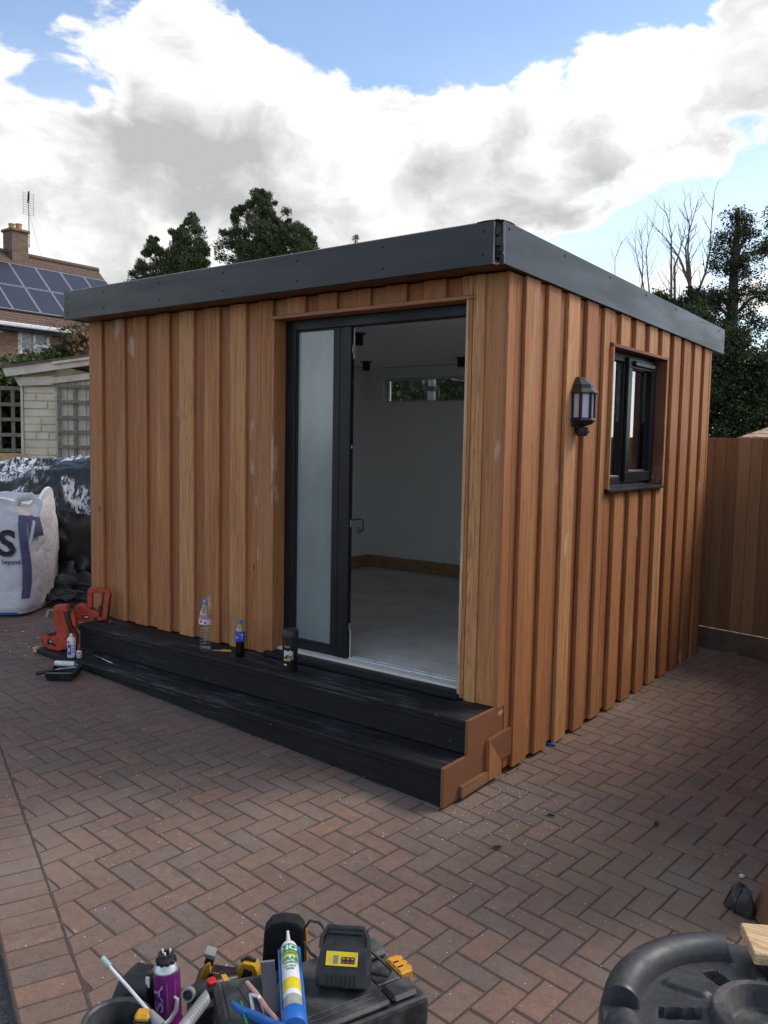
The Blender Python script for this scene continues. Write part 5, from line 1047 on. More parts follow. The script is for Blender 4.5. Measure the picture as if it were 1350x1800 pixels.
while yv < 3.6:
    zb_ = gz(SFX, yv); MB().cbox((0, yv-1.8, .17+zb_-gz(SFX, 1.8)), (.014, yv+.108-1.8, 2.02+rr.uniform(-.004, .004)), .002).build('fence_board', 'fence', sfn, ).rotation_euler = (0, 0, 0); yv += .11
MB().cbox((-.012, -2.08, .0), (.02, 1.8, .165), .002).build('gravel_board', 'gravelboard', sfn)
for z in (.4, 1.0, 1.5): MB().cbox((.03, -2.08, z), (.07, 1.8, z+.06), .003).build('fence_rail', 'fence', sfn)
q = at(1362, 752, 8.6); qb = frame_at(1362, 8.6); par = thing('garden_parasol', 'striped beige and red garden parasol canopy beyond the brown fence', 'parasol', tuple(qb), .3)
hz_ = q[2]-qb.z
cv = MB(); cv.lathe([(.02, hz_+.03), (.08, hz_), (.34, hz_-.10), (.50, hz_-.24), (.52, hz_-.34), (.50, hz_-.34)], 8); cv.build('canopy', 'canvas', par); MB().tube([(0, 0, 0), (0, 0, hz_+.07)], .02, 10).build('pole', 'oldwood', par); MB().lathe([(0, hz_+.1), (.02, hz_+.08), (.025, hz_+.05), (.01, hz_+.03)], 10).build('finial', 'oldwood', par, smooth=True)
for k in range(8): a = 2*math.pi*k/8; MB().tube([(.03*math.cos(a), .03*math.sin(a), hz_-.02), (.50*math.cos(a), .50*math.sin(a), hz_-.255)], .006, 5).build('rib', 'oldwood', par)

# ------------------------------------------------------------------ house with solar panels
HX = -25.0; hs = thing('brick_house', 'brick house with brown tiled roof, white gutter and chimney stack', 'house', (HX, 10., gz(-8, 9)))
def hp(mb, nm, mt, par=hs, **k):
    if par is hs: return mb.build(nm, mt, hs, world=True, **k)
    o = mb.build(nm, mt, par, **k); o.location = -Vector(hs.location); return o
EZ, RZ, RX, GY = 5.33, 8.20, -27.72, 16.37; HB = 2*(RX-HX)+HX
WYa, WYb, WZa, WZb = 11.52, 12.56, 4.02, 5.10
for a, b in (((HX-.3, -4, -.3), (HX, WYa, EZ)), ((HX-.3, WYb, -.3), (HX, GY-.15, EZ)), ((HX-.3, WYa, -.3), (HX, WYb, WZa)), ((HX-.3, WYa, WZb), (HX, WYb, EZ))): hp(MB().box(a, b), 'wall', 'brick')
mb = MB(); mb.prism([(HX-.01, -.3), (HX-.01, EZ-.1), (RX, RZ-.12), (HB, EZ-.1), (HB, -.3)], GY-.40, GY-.16); hp(mb, 'gable_wall', 'brick'); hp(MB().box((HB, -4, -.3), (HB+.3, GY-.17, EZ-.1)), 'wall', 'brick')
wd = hp(MB().box((HX-.09, WYa, WZb-.07), (HX+.01, WYb, WZb)), 'window', 'upvc')
ym_ = (WYa+WYb)/2
for a, b in (((HX-.09, WYa, WZa), (HX+.01, WYb, WZa+.07)), ((HX-.09, WYa, WZa), (HX+.012, WYa+.07, WZb)), ((HX-.09, WYb-.07, WZa), (HX+.012, WYb, WZb)), ((HX-.09, ym_-.05, WZa), (HX+.012, ym_+.05, WZb)), ((HX-.088, ym_, WZa+.62), (HX+.011, WYb, WZa+.70))): hp(MB().box(a, b), 'window_bar', 'upvc', wd)
hp(MB().box((HX-.06, WYa, WZa), (HX-.04, WYb, WZb)), 'window_pane', 'winglass', wd)
hp(MB().box((HX+.001, WYa-.06, WZa-.1), (HX+.09, WYb+.06, WZa-.02)), 'window_sill', 'upvc', wd); hp(MB().box((HX-.02, WYa-.07, WZa), (HX+.004, WYa, WZb)), 'window_surround', 'creamboard', wd); hp(MB().box((HX-.02, WYb, WZa), (HX+.004, WYb+.07, WZb)), 'window_surround', 'creamboard', wd)
hp(MB().box((HX+.001, 10.62, 4.98), (HX+.012, 10.92, 5.16)), 'air_brick', 'creamboard')
rs = [(HX+.38, EZ-.03), (RX, RZ), (HB-.38, EZ-.03), (HB-.38, EZ-.14), (RX, RZ-.13), (HX+.38, EZ-.14)]
mb = MB(); mb.prism(rs, -4, GY); rf = hp(mb, 'roof', 'tile')
tl = MB()                                      # courses of tiles stepping up the slope
SL = (RZ-EZ)/(HX-RX); ca_ = math.atan(SL); n_c = 30
for k in range(n_c):
    f0, f1 = k/n_c, (k+1)/n_c; xa, xb = (HX+.38)*(1-f0)+RX*f0, (HX+.38)*(1-f1)+RX*f1; za, zb = (EZ-.03)*(1-f0)+RZ*f0, (EZ-.03)*(1-f1)+RZ*f1
    tl.add([(xa, 5, za+.035), (xa, GY+.01, za+.035), (xb, GY+.01, zb+.012), (xb, 5, zb+.012), (xa, 5, za+.005), (xa, GY+.01, za+.005)], [(0, 1, 2, 3), (4, 5, 1, 0)])
hp(tl, 'roof_tiles', 'tile', rf, kind='stuff')
mb = MB(); mb.tube([(RX, 4, RZ+.03), (RX, GY+.02, RZ+.03)], .10, 10); hp(mb, 'ridge_tiles', 'tile', rf)
hp(MB().cbox((HX+.36, -4, EZ-.17), (HX+.50, GY-.05, EZ-.03), .03), 'gutter', 'upvc'); hp(MB().box((HX+.001, -4, EZ-.28), (HX+.35, GY-.1, EZ-.18)), 'soffit_board', 'rubber')
# chimney, pots, aerial
u0 = np.array([RX+.05, 12.93]); cs = .31
ch_ = hp(MB().box((u0[0]-cs, u0[1]-cs*1.0, RZ-.9), (u0[0]+cs, u0[1]+cs*1.0, RZ+.76)), 'chimney', 'chim')
hp(MB().cbox((u0[0]-cs-.06, u0[1]-cs-.06, RZ+.76), (u0[0]+cs+.06, u0[1]+cs+.06, RZ+.86), .02), 'chimney_cap', 'chim', ch_)
hp(MB().box((u0[0]-cs-.03, u0[1]-cs-.03, RZ-.72), (u0[0]+cs+.03, u0[1]+cs+.03, RZ-.38)), 'lead_flashing', 'lead', ch_)
for dy, hh in ((-.14, .20), (.13, .25)): hp(MB().lathe([(.11, 0), (.11, hh*.8), (.125, hh*.85), (.125, hh), (.09, hh), (.09, .05)], 14, Mx((u0[0], u0[1]+dy, RZ+.86))), 'chimney_pot', 'pot', ch_, smooth=True)
ax, ay = u0[0]+.1, 13.40; ae = thing('television_aerial', 'television aerial on a tall pole strapped to the house chimney', 'aerial', (ax, ay, RZ+.33))
MB().tube([(0, 0, 0), (0, 0, 1.95)], .018, 8).build('pole', 'lead', ae)
for z in (.04, .38): MB().tube([(0, 0, z), (-.02, -.17, z)], .016, 6).build('bracket', 'lead', ae)
MB().tube([(.2, -.10, 1.95), (-.08, .03, 1.62)], [.03, .04], 8).build('receiver_arm', 'screw', ae)
for s_, z0 in ((1, 1.72), (-1, 1.30)):
    for k in range(5): MB().tube([(-.02, -.24, z0+k*.085-.12), (-.02, .24, z0+k*.085-.12)], .006, 4).build('reflector_rod', 'lead', ae)
    for yv in (-.2, .2): MB().tube([(-.02, yv, z0-.14), (-.02, yv, z0+.24)], .006, 4).build('reflector_rod', 'lead', ae)
MB().tube([(0, 0, 1.3), (.05, .2, .5), (.1, .42, -.30)], .006, 4).build('cable', 'lead', ae)
# solar panels lie on the roof: each one its own thing
dirs = Vector((RX-HX-.38, 0, RZ-EZ+.03)).normalized(); nrm_ = Vector((-dirs.z, 0, dirs.x)).normalized(); nrm_ = nrm_ if nrm_.z > 0 else -nrm_
PVR = [(.59, 1.99), (2.03, 3.42)]
pvn = 0
for r, (s0, s1) in enumerate(PVR):
    for k in (range(1, 6) if r else range(4)):
        yb = 10.31+k*1.0
        if yb > 16.3: continue
        a = Vector((HX+.38, yb, EZ-.03))+dirs*s0+nrm_*.075
        ordn = ('first', 'second', 'third', 'fourth', 'fifth', 'sixth')[k-1 if r else k]
        t = thing('solar_panel', f'{ordn} blue solar panel from the left edge in the {"upper" if r else "lower"} row on the roof', 'solar panel', tuple(a), group='solar panels on the house roof')
        L = s1-s0; wq_ = .975; X = -dirs
        def slab(w0, w1, l0, l1, h0, h1): return MB().add([tuple(Vector((0, 1, 0))*w+dirs*l+nrm_*h) for h in (h0, h1) for (w, l) in ((w0, l0), (w1, l0), (w1, l1), (w0, l1))], [(3, 2, 1, 0), (4, 5, 6, 7), (0, 1, 5, 4), (1, 2, 6, 5), (2, 3, 7, 6), (3, 0, 4, 7)])
        slab(.02, wq_-.02, .02, L-.02, 0, .034).build('cell_sheet', 'pv', t)
        for w0, w1, l0, l1 in ((0, wq_, 0, .02), (0, wq_, L-.02, L), (0, .02, .0201, L-.0201), (wq_-.02, wq_, .0201, L-.0201)): slab(w0, w1, l0, l1, 0, .042).build('panel_frame', 'alu', t)

# ------------------------------------------------------------------ foreground: tool case and the tools round it
TC = np.array([.880, -1.926]); ua = R_(158.85); tz0 = gz(.7, -2.1); TH_ = .05
case = thing('tool_case', 'black plastic tool case with orange latch in the foreground', 'tool case', (TC[0], TC[1], tz0+.001), ua, )
# local: x from the near corner to the far corner, y towards the viewer
hc = TH_-tz0-.001; cwid, clen = .302, .47
MB().cbox((0, 0, 0), (cwid, clen, hc*.62), .014).build('case_base', 'dustypl', case, bevel=.003)
lid = MB().prism([(.0, .0), (cwid, .0), (cwid, clen), (0, clen)], hc*.625, hc-.02, 2).build('case_lid', 'dustypl', case, bevel=.012)
MB().cbox((.012, .115, hc-.0195), (cwid-.012, clen-.02, hc+.001), .008).build('lid_panel', 'dustypl', lid); MB().cbox((.014, .022, hc-.0195), (.088, .108, hc-.001), .010).build('lid_shoulder', 'dustypl', lid); MB().cbox((.205, .006, hc-.0195), (.288, .108, hc+.006), .010).build('lid_shoulder', 'dustypl', lid)
MB().cbox((.10, .030, hc-.0195), (.195, .108, hc-.012), .004).build('lid_recess', 'dustypl', lid)
for k in range(3): MB().cbox((.02+.02*k, .15, hc+.0012), (.026+.02*k, clen-.05, hc+.004), .001).build('lid_rib', 'dustypl', lid)
la = MB().cbox((.105, -.016, hc-.055), (.190, .028, hc-.006), .005).build('latch', 'latch', case); MB().cbox((.122, -.018, hc-.045), (.172, -.0162, hc-.018), .002).build('latch_slot', 'blackpl', la); MB().cbox((.125, .002, hc-.0058), (.165, .020, hc-.0045), .001).build('latch_slot', 'blackpl', la)
for k in range(3): MB().cbox((.112+.024*k, -.0175, hc-.016), (.128+.024*k, .024, hc-.0045+.001), .001).build('latch_ridge', 'latch', la)
MB().cbox((-.006, .05, hc*.58), (.0, clen-.05, hc*.66), .002).build('case_seam', 'blackpl', case)
# battery charger standing on the case
qc = onz(602, 1742, TH_+.002); chg = thing('battery_charger', 'black battery charger with yellow label standing on the tool case', 'charger', tuple(qc+np.array([0, .0, 0])), YAW-.08, rot=(R_(-24), 0, YAW-.08))
T = lambda mb, nm, mt, bv=.003: mb.build(nm, mt, chg, bevel=bv)
T(loft([([(-.070, -.035), (.070, -.035), (.074, .045), (-.074, .045)], .012), ([(-.074, -.035), (.074, -.035), (.076, .045), (-.076, .045)], .05), ([(-.066, -.020), (.066, -.020), (.070, .045), (-.070, .045)], .105), ([(-.058, .0), (.058, .0), (.062, .045), (-.062, .045)], .142)]), 'charger_body', 'blackpl', .006)
T(MB().prism([(-.066, .105), (-.060, .150), (.060, .150), (.066, .105), (.052, .112), (.048, .138), (-.048, .138), (-.052, .112)], .006, .04), 'charger_rail', 'blackpl', .003); T(MB().cbox((-.04, .002, .112), (.04, .014, .134), .003), 'battery_slot', 'rubber', 0); MB().tube([(-.066, -.012, .104), (-.064, -.012, .135), (-.050, -.006, .158), (.050, -.006, .158), (.064, -.012, .135), (.066, -.012, .104)], .0065, 8).build('carry_loop', 'blackpl', chg, smooth=True); T(MB().cbox((-.05, .0, .136), (.05, .03, .160), .006), 'battery_dock', 'blackpl', 0)
fl_ = lambda x, z, o=.0012: (x, -.035+(z-.05)*.2727-o, z)          # leaning front face
def patch(x0, x1, z0, z1, nm, mt, o): return MB().add([fl_(x0, z0, o), fl_(x1, z0, o), fl_(x1, z1, o), fl_(x0, z1, o)], [(0, 1, 2, 3)]).build(nm, mt, chg)
patch(-.048, .040, .066, .100, 'yellow_label', 'yellow_lbl', .0016); patch(-.006, .032, .072, .088, 'label_window', 'ink', .0022); patch(-.027, -.014, .071, .091, 'label_window', 'greycan', .0022)
for k in range(3): patch(-.003+k*.0125, .004+k*.0125, .082, .086, 'label_icon', 'orange_lbl', .0026); patch(-.003+k*.0125, .004+k*.0125, .074, .078, 'label_icon', 'red', .0026)
for k in range(7): T(MB().cbox((-.043+k*.0125, -.0385, .018), (-.037+k*.0125, -.033, .046), .001), 'vent_slot', 'rubber', 0)
q0 = np.array(chg.location); cbl = [at(577, 1668, 2.48), at(575, 1640, 2.5), at(562, 1622, 2.52), at(545, 1618, 2.54), at(535, 1632, 2.55), at(534, 1655, 2.55), at(545, 1675, 2.52), at(562, 1688, 2.46)]
MB().tube([tuple(c) for c in cbl], .0042, 8).build('charger_cable', 'blackpl', label='thin black cable curling up behind the battery charger', cat='cable', smooth=True)
cb2 = [onz(645, 1665, TH_+.05), onz(672, 1690, TH_+.02), onz(688, 1706, TH_+.006), onz(682, 1716, TH_+.006), onz(662, 1712, TH_+.007), onz(640, 1706, TH_+.01)]
MB().tube([tuple(c) for c in cb2], .0042, 8).build('charger_cable', 'blackpl', label='black cable loop lying on the tool case right of the charger', cat='cable', smooth=True)
# black pouch standing behind the adhesive tube
qp = at(500, 1702, 2.62); gzp = gz(qp[0], qp[1]); pch = thing('tool_pouch', 'tall rounded black tool pouch with yellow edge behind the adhesive tube', 'tool pouch', (qp[0], qp[1], gzp), YAW+.05)
zt_ = at(500, 1606, 2.62)[2]-gzp
MB().prism([(-.064, 0), (.064, 0), (.066, zt_*.5), (.063, zt_-.03), (.045, zt_-.008), (0, zt_), (-.04, zt_-.008), (-.062, zt_-.035), (-.068, zt_*.5)], -.03, .03).build('pouch_body', plain('black_fabric', (.006, .006, .007), .9), pch, bevel=.012); MB().tube([(.0665, 0, .02), (.068, 0, zt_*.5), (.0645, 0, zt_-.04)], .005, 8).build('edge_piping', 'latch', pch); MB().cbox((-.05, -.034, zt_*.3), (.05, -.0302, zt_*.36), .001).build('stitched_band', 'blackpl', pch)
# adhesive cartridge in a blue gun, lying nose away on a smaller black case
A = Vector(at(517, 1795, 2.10)); B = Vector(at(508, 1668, 2.42)); dAB = (B-A).normalized(); Lc = (B-A).length
gun = link('caulking_gun', None, None, 'blue caulking gun lying across the tools in the foreground', 'caulking gun'); gun.location = A
zq = dAB; xq = Vector((0, 0, 1)).cross(zq).normalized()*-1; yq = zq.cross(xq); RM = Matrix((xq, yq, zq)).transposed()
gun.rotation_euler = RM.to_euler()
tubeo = link('adhesive_tube', None, None, 'white, green and yellow grab adhesive cartridge held in the blue gun', 'cartridge'); tubeo.location = A; tubeo.rotation_euler = RM.to_euler()
rT = .0245
MB().lathe([(rT, .028), (rT, Lc-.004), (rT-.003, Lc+.008), (.010, Lc+.018), (.008, Lc+.02)], 28).build('cartridge_wall', 'white_lbl', tubeo, smooth=True); MB().lathe([(.0085, Lc+.0202), (.0065, Lc+.045), (.004, Lc+.085), (.0045, Lc+.092), (.0, Lc+.093)], 14).build('nozzle', 'whitepl', tubeo, smooth=True)
# the upper side of the tube faces the viewer: find that angle
vdir = (Vector(CAM)-A); loc = RM.transposed() @ vdir; fa = math.atan2(loc.y, loc.x)
band = lambda z0, z1, mt, nm='label_band': MB().lathe([(rT+.0004, z0), (rT+.0004, z1)], 14, None, fa-1.5, fa+1.5).build(nm, mt, tubeo, smooth=True)
band(Lc-.052, Lc-.014, 'green_lbl'); band(Lc-.072, Lc-.0525, 'yellow_lbl'); band(.10, .150, 'yellow_lbl'); band(.028, .078, plain('clear_tube_end', (.34, .35, .30), .35))
tf_ = lambda z0: (lambda x, y: ((rT+.0009)*math.cos(fa-x/rT*sg), (rT+.0009)*math.sin(fa-x/rT*sg), z0+y))
sg = 1 if RM.col[0].dot(Vector(_r)) * math.sin(fa) > 0 else -1
lettering('label_print', 'NO', .032, tf_(Lc-.034), 'white_lbl', tubeo, bold=.0012); lettering('label_print', 'NONSENSE', .0115, tf_(Lc-.062), 'green_lbl', tubeo, bold=.0004, sx=.72, sy=1.2); lettering('label_print', 'GRAB', .026, tf_(Lc-.088), 'green_lbl', tubeo, bold=.001, sx=.78); lettering('label_print', 'ADHESIVE', .0125, tf_(Lc-.107), 'green_lbl', tubeo, bold=.0004, sx=.72); lettering('label_print', 'SOLVENT', .0105, tf_(Lc-.124), 'green_lbl', tubeo, bold=.0003, sx=.78); lettering('label_print', 'FREE', .0105, tf_(Lc-.137), 'green_lbl', tubeo, bold=.0003)
for k in range(3):
    w_ = (.018, .024, .020)[k]; MB().add([tf_(.138-k*.012)(x, y) for x, y in ((-.02, -.001), (-.02+w_, -.001), (-.02+w_, .001), (-.02, .001))], [(0, 1, 2, 3)]).build('label_line', 'greycan', tubeo)
for s_ in (-1, 1):
    a = fa+s_*1.62; MB().tube([(.0285*math.cos(a), .0285*math.sin(a), .0), (.0285*math.cos(a), .0285*math.sin(a), Lc)], .0042, 8).build('frame_rod', 'blue', gun, smooth=True)
MB().lathe([(.030, -.03), (.033, -.022), (.033, .022), (.029, .0275), (.0262, .0275), (.0262, -.02)], 24).build('end_collar', 'blue', gun, smooth=True); MB().lathe([(.0295, Lc-.004), (.0315, Lc), (.0295, Lc+.006), (.0265, Lc+.006), (.0265, Lc-.004)], 24, None, fa+math.pi-1.6, fa+math.pi+1.6).build('nose_collar', 'blue', gun, smooth=True)
MB().tube([(0, 0, -.03), (0, 0, -.16)], .004, 8).build('push_rod', 'alu', gun)
# small organiser box carrying the gun
qo = (A+B)*.5; ob = thing('organiser_box', 'small black organiser box under the blue caulking gun', 'organiser box', (float(at(452, 1752, 2.30)[0]), float(at(452, 1752, 2.30)[1]), TH_*0+tz0+.002), YAW+.32)
ozh = (at(452, 1752, 2.30)[2]-.0)-tz0
MB().cbox((-.11, -.16, 0), (.13, .105, ozh*.7), .012).build('box_base', 'dustypl', ob); ol = MB().cbox((-.108, -.158, ozh*.705), (.128, .103, ozh), .014).build('box_lid', 'dustypl', ob); MB().cbox((-.085, -.13, ozh+.0003), (.105, .08, ozh+.004), .002).build('lid_panel', 'dustypl', ol); MB().cbox((-.02, -.172, ozh*.5), (.05, -.1605, ozh*.95), .004).build('latch', 'latch', ob)
# flat steel filling knife blade
k0, k1 = Vector(at(470, 1690, 2.36)), Vector(at(478, 1782, 2.16)); dk = (k1-k0); kb = link('filling_knife', None, None, 'dark steel filling knife blade leaning left of the adhesive tube', 'filling knife'); kb.location = k0; kz = dk.normalized(); kx = Vector(_r); kx = (kx-kz*kx.dot(kz)).normalized(); ky = kz.cross(kx); kb.rotation_euler = Matrix((kx, ky, kz)).transposed().to_euler()
MB().box((-.020, -.001, 0), (.020, .001, dk.length)).build('blade', plain('worn_steel', (.10, .10, .11), .4, metal=.7), kb); MB().box((-.0205, -.0015, -.003), (.0205, .0015, .0045)).build('blade_edge', 'alu', kb); MB().cbox((-.016, -.010, dk.length), (.016, .010, dk.length+.1), .004).build('handle', 'blackpl', kb)
def stick(name, lab, cat, pts, rad, mat, n=8, sq=None, pn='stick', more=None):
    o = link(name, None, None, lab, cat); o.location = Vector(tuple(pts[0])); mb = MB(); mb.tube([Vector(tuple(q))-o.location for q in pts], rad, n, squash=sq); mb.build(pn, mat, o, smooth=40); return o
pk = stick('carpenter_pencil', 'flat pink pencil shaped marker beside the adhesive tube', 'marker', [at(435, 1728, 2.24), at(452, 1748, 2.2), at(470, 1775, 2.15), at(490, 1797, 2.1)], [.0065, .007, .0072, .007], 'pink', 6, .8, 'barrel'); MB().tube([(0, 0, 0), tuple(Vector(tuple(at(433.5, 1725, 2.243)))-pk.location)], [.0063, .004], 6).build('tip', 'bagdark', pk)
stick('pink_strip', 'thin pink plastic strip standing between knife and adhesive tube', 'strip', [at(489, 1730, 2.3), at(490, 1765, 2.22), at(491, 1810, 2.1)], [.004, .0045, .0045], 'pink', 6, .6, 'strip')
bl = stick('blue_scraper', 'blue plastic handle pointing up left in the foreground pile', 'scraper', [at(409, 1764, 2.22), at(425, 1778, 2.19), at(445, 1785, 2.15), at(470, 1796, 2.1), at(500, 1808, 2.05)], [.009, .014, .0145, .013, .012], 'blue', 10, .55, 'handle')
for k in range(3):
    q1 = Vector(tuple(at(428+k*12, 1776+k*3, 2.165)))-bl.location; MB().tube([q1, q1+Vector((.012, .006, -.006))], .004, 6).build('grip_notch', 'blue', bl)
wc = link('white_clip', None, None, 'white plastic clip lying between pink marker and blue handle', 'clip'); wc.location = Vector(tuple(at(448, 1770, 2.2)))
for (a, b) in (((440, 1748), (446, 1782)), ((456, 1752), (468, 1788)), ((440, 1748), (456, 1752))): MB().tube([Vector(tuple(at(*a, 2.215)))-wc.location, Vector(tuple(at(*b, 2.17)))-wc.location], .0045, 6).build('clip_arm', 'white_lbl', wc)
gs = stick('green_stick', 'thin green plastic stick among the foreground tools', 'stick', [at(424, 1760, 2.21), at(434, 1800, 2.13)], .003, 'green_lbl', 6)
# grey pipe offcut, open end towards the viewer
pA, pB = Vector(tuple(at(366, 1750, 2.26))), Vector(tuple(at(318, 1812, 2.14))); gp_ = link('grey_pipe', None, None, 'grey plastic pipe offcut with open slanted end in the pile', 'pipe'); gp_.location = pA; dz_ = (pB-pA).normalized(); xx = Vector(_r); xx = (xx-dz_*xx.dot(dz_)).normalized(); yy_ = dz_.cross(xx); gp_.rotation_euler = Matrix((xx, yy_, dz_)).transposed().to_euler()
mb = MB(); mb.lathe([(.0165, .004), (.0165, (pB-pA).length), (.0138, (pB-pA).length), (.0138, .004), (.0165, .004)], 20); mb.v = [(x, y, z+(.012*x/.0165 if z < .01 else 0)) for x, y, z in mb.v]; mb.build('pipe_wall', 'grey', gp_, smooth=40); MB().lathe([(.0136, .05), (0, .05)], 16).build('pipe_inside', 'blackpl', gp_)
for k in range(9): MB().lathe([(.0166, .025+k*.009), (.0176, .027+k*.009), (.0166, .029+k*.009)], 16).build('pipe_ridge', 'grey', gp_)
rg = link('grey_ring', None, None, 'short grey plastic ring beside the purple can', 'ring'); rg.location = Vector(tuple(at(331, 1748, 2.3))); rg.rotation_euler = (R_(70), 0, YAW); MB().lathe([(.018, -.012), (.018, .012), (.014, .012), (.014, -.012), (.018, -.012)], 20).build('ring_wall', 'grey', rg, smooth=40)
# purple foam can
cT, cBt = at(301, 1692, 2.30), at(290, 1800, 2.2); cc = Vector(tuple(cT)); gzc = gz(cc.x, cc.y)
can = thing('foam_can', 'purple expanding foam can with black collar in the foreground pile', 'aerosol can', (cc.x, cc.y, gzc+.004), CAMA(cc)-.15, rot=(0.05, -.06, CAMA(cc)-.15)); Hc = cc.z-gzc
MB().lathe([(.0, .0), (.034, .0), (.0362, .004), (.0362, Hc-.034)], 30).build('can_wall', 'purple', can, smooth=True); MB().lathe([(.0362, Hc-.0338), (.0372, Hc-.031), (.0362, Hc-.028), (.035, Hc-.024), (.028, Hc-.012), (.018, Hc-.009), (.0, Hc-.009)], 30).build('can_shoulder', 'alu', can, smooth=True)
MB().lathe([(.021, Hc-.0225), (.0245, Hc-.018), (.0245, Hc-.004), (.022, Hc), (.022, Hc+.012), (.018, Hc+.014), (.013, Hc+.012), (.012, Hc-.002), (0, Hc-.002)], 20).build('valve_collar', 'blackpl', can, smooth=50)
for k in range(10): a = 2*math.pi*k/10; MB().cbox((-.004, .0235, Hc-.018), (.004, .0285, Hc-.002), .001, Mx((0, 0, 0), (0, 0, a))).build('collar_tooth', 'blackpl', can)
for k in range(3): MB().tube([(.012*math.cos(2*k), .012*math.sin(2*k), Hc+.008), (.013*math.cos(2*k), .013*math.sin(2*k), Hc+.019)], .003, 6).build('valve_tab', 'white_lbl', can)
vs, fs = text_mesh('SA', .066, .002); f_ = cyl_fn(.0363, Hc-.098, -.55, .0008); MB().add([f_(-y*.62, x) for x, y, _ in vs], fs).build('label_print', 'lilac', can)
MB().add([cyl_fn(.0363, Hc-.085, .45, .0006)(x, y) for x, y in ((-.012, -.05), (.014, -.05), (.014, .03), (-.012, .03))], [(0, 1, 2, 3)]).build('label_panel', plain('muted_purple_print', (.22, .08, .22), .4), can)
# applicator rod with teal tip
fg = stick('foam_gun', 'foam applicator gun with long steel barrel and teal tip', 'foam gun', [at(192, 1698, 2.30), at(225, 1735, 2.26), at(268, 1785, 2.2)], [.0042, .0045, .0048], 'whitepl', 8, None, 'barrel')
MB().tube([Vector(tuple(at(180, 1684, 2.315)))-fg.location, Vector(tuple(at(193, 1699, 2.299)))-fg.location], [.0072, .0078], 10).build('barrel_tip', 'teal', fg, smooth=True); MB().tube([Vector(tuple(at(264, 1780, 2.205)))-fg.location, Vector(tuple(at(285, 1806, 2.17)))-fg.location], [.010, .016], 10).build('gun_body', 'grey', fg, smooth=True)
MB().tube([Vector(tuple(at(a, b, 2.15)))-fg.location for a, b in ((292, 1800), (300, 1792), (310, 1775), (312, 1755), (306, 1752))], [.006, .006, .0055, .005, .004], 8).build('trigger', 'alu', fg, smooth=True)
# cordless driver and yellow hook at the back of the pile
q = at(398, 1712, 2.52); dr_ = thing('cordless_driver', 'black and yellow cordless driver lying at the back of the pile', 'cordless driver', (q[0], q[1], gz(q[0], q[1])+.001), YAW); base_z = q[2]-dr_.location.z; S2 = 2.52/FPX
dpx = lambda pts: [((x-398)*S2, base_z+(1712-y)*S2) for x, y in pts]
MB().cbox((-.09, -.04, 0), (.075, .05, base_z-.004), .01).build('battery_pack', 'blackpl', dr_)
T = lambda mb, nm, mt, bv=.004: mb.build(nm, mt, dr_, bevel=bv)
T(MB().prism(dpx([(348, 1718), (364, 1690), (372, 1702), (400, 1706), (415, 1708), (412, 1726), (390, 1728), (375, 1716), (355, 1728)]), -.024, .024), 'driver_body', 'blackpl', .006); T(MB().prism(dpx([(351, 1716), (365, 1686), (372, 1682), (373, 1700), (360, 1718)]), -.0275, .0275), 'side_cover', 'yellow', .004); T(MB().prism(dpx([(360, 1688), (366, 1670), (378, 1672), (376, 1692)]), -.018, .018), 'chuck_guard', 'blackpl', .003); T(MB().prism(dpx([(361, 1674), (362, 1667), (380, 1672), (378, 1680)]), -.021, .021), 'chuck_ring', 'grey', .002)
for pts in ([(378, 1700), (388, 1702), (386, 1707), (377, 1705)], [(392, 1704), (412, 1703), (414, 1709), (394, 1710)], [(386, 1714), (390, 1708), (392, 1709), (388, 1724)]): T(MB().prism(dpx(pts), -.0262, -.0242), 'yellow_trim', 'latch', .0005)
q = at(436, 1706, 2.5); yh = thing('tape_measure', 'yellow and black tape measure at the back of the pile beside the pouch', 'tape measure', (q[0], q[1], gz(q[0], q[1])+.001), YAW-.2); bz = q[2]-yh.location.z
MB().cbox((-.032, -.02, 0), (.030, .02, bz-.028), .006).build('case_foot', 'blackpl', yh); MB().prism([(-.030, bz-.027), (.032, bz-.027), (.036, bz+.01), (.025, bz+.032), (-.01, bz+.034), (-.030, bz+.012)], -.019, .019).build('case_shell', 'yellow', yh, bevel=.006); MB().prism([(-.014, bz-.012), (.018, bz-.01), (.02, bz+.012), (-.006, bz+.018)], -.0205, -.0192).build('case_recess', 'blackpl', yh, bevel=.0005); MB().tube([(-.02, 0, bz+.028), (.0, 0, bz+.042), (.025, 0, bz+.034)], .006, 8).build('belt_clip', 'blackpl', yh)
q = at(370, 1738, 2.42); rk = thing('multi_tool', 'small black tool with red switch lying in front of the driver', 'power tool', (q[0], q[1], gz(q[0], q[1])+.001), YAW+.5); bz = q[2]-rk.location.z
MB().cbox((-.06, -.045, 0), (.06, .045, bz-.012), .012).build('tool_foot', 'blackpl', rk); MB().tube([(-.07, 0, bz-.002), (-.03, 0, bz+.005), (.03, 0, bz+.004), (.08, .01, bz)], [.018, .026, .024, .014], 12).build('tool_body', 'blackpl', rk, smooth=True); MB().cbox((-.012, -.022, bz+.018), (.014, .006, bz+.034), .004).build('switch', 'red', rk); MB().cbox((.03, -.02, bz+.01), (.05, .012, bz+.027), .004).build('side_cover', 'yellow', rk)
q = at(244, 1738, 2.36); ln_ = thing('planer_tool', 'black chunky power tool lying left of the purple can', 'power tool', (q[0], q[1], gz(q[0], q[1])+.001), YAW-.25); bz = q[2]-ln_.location.z
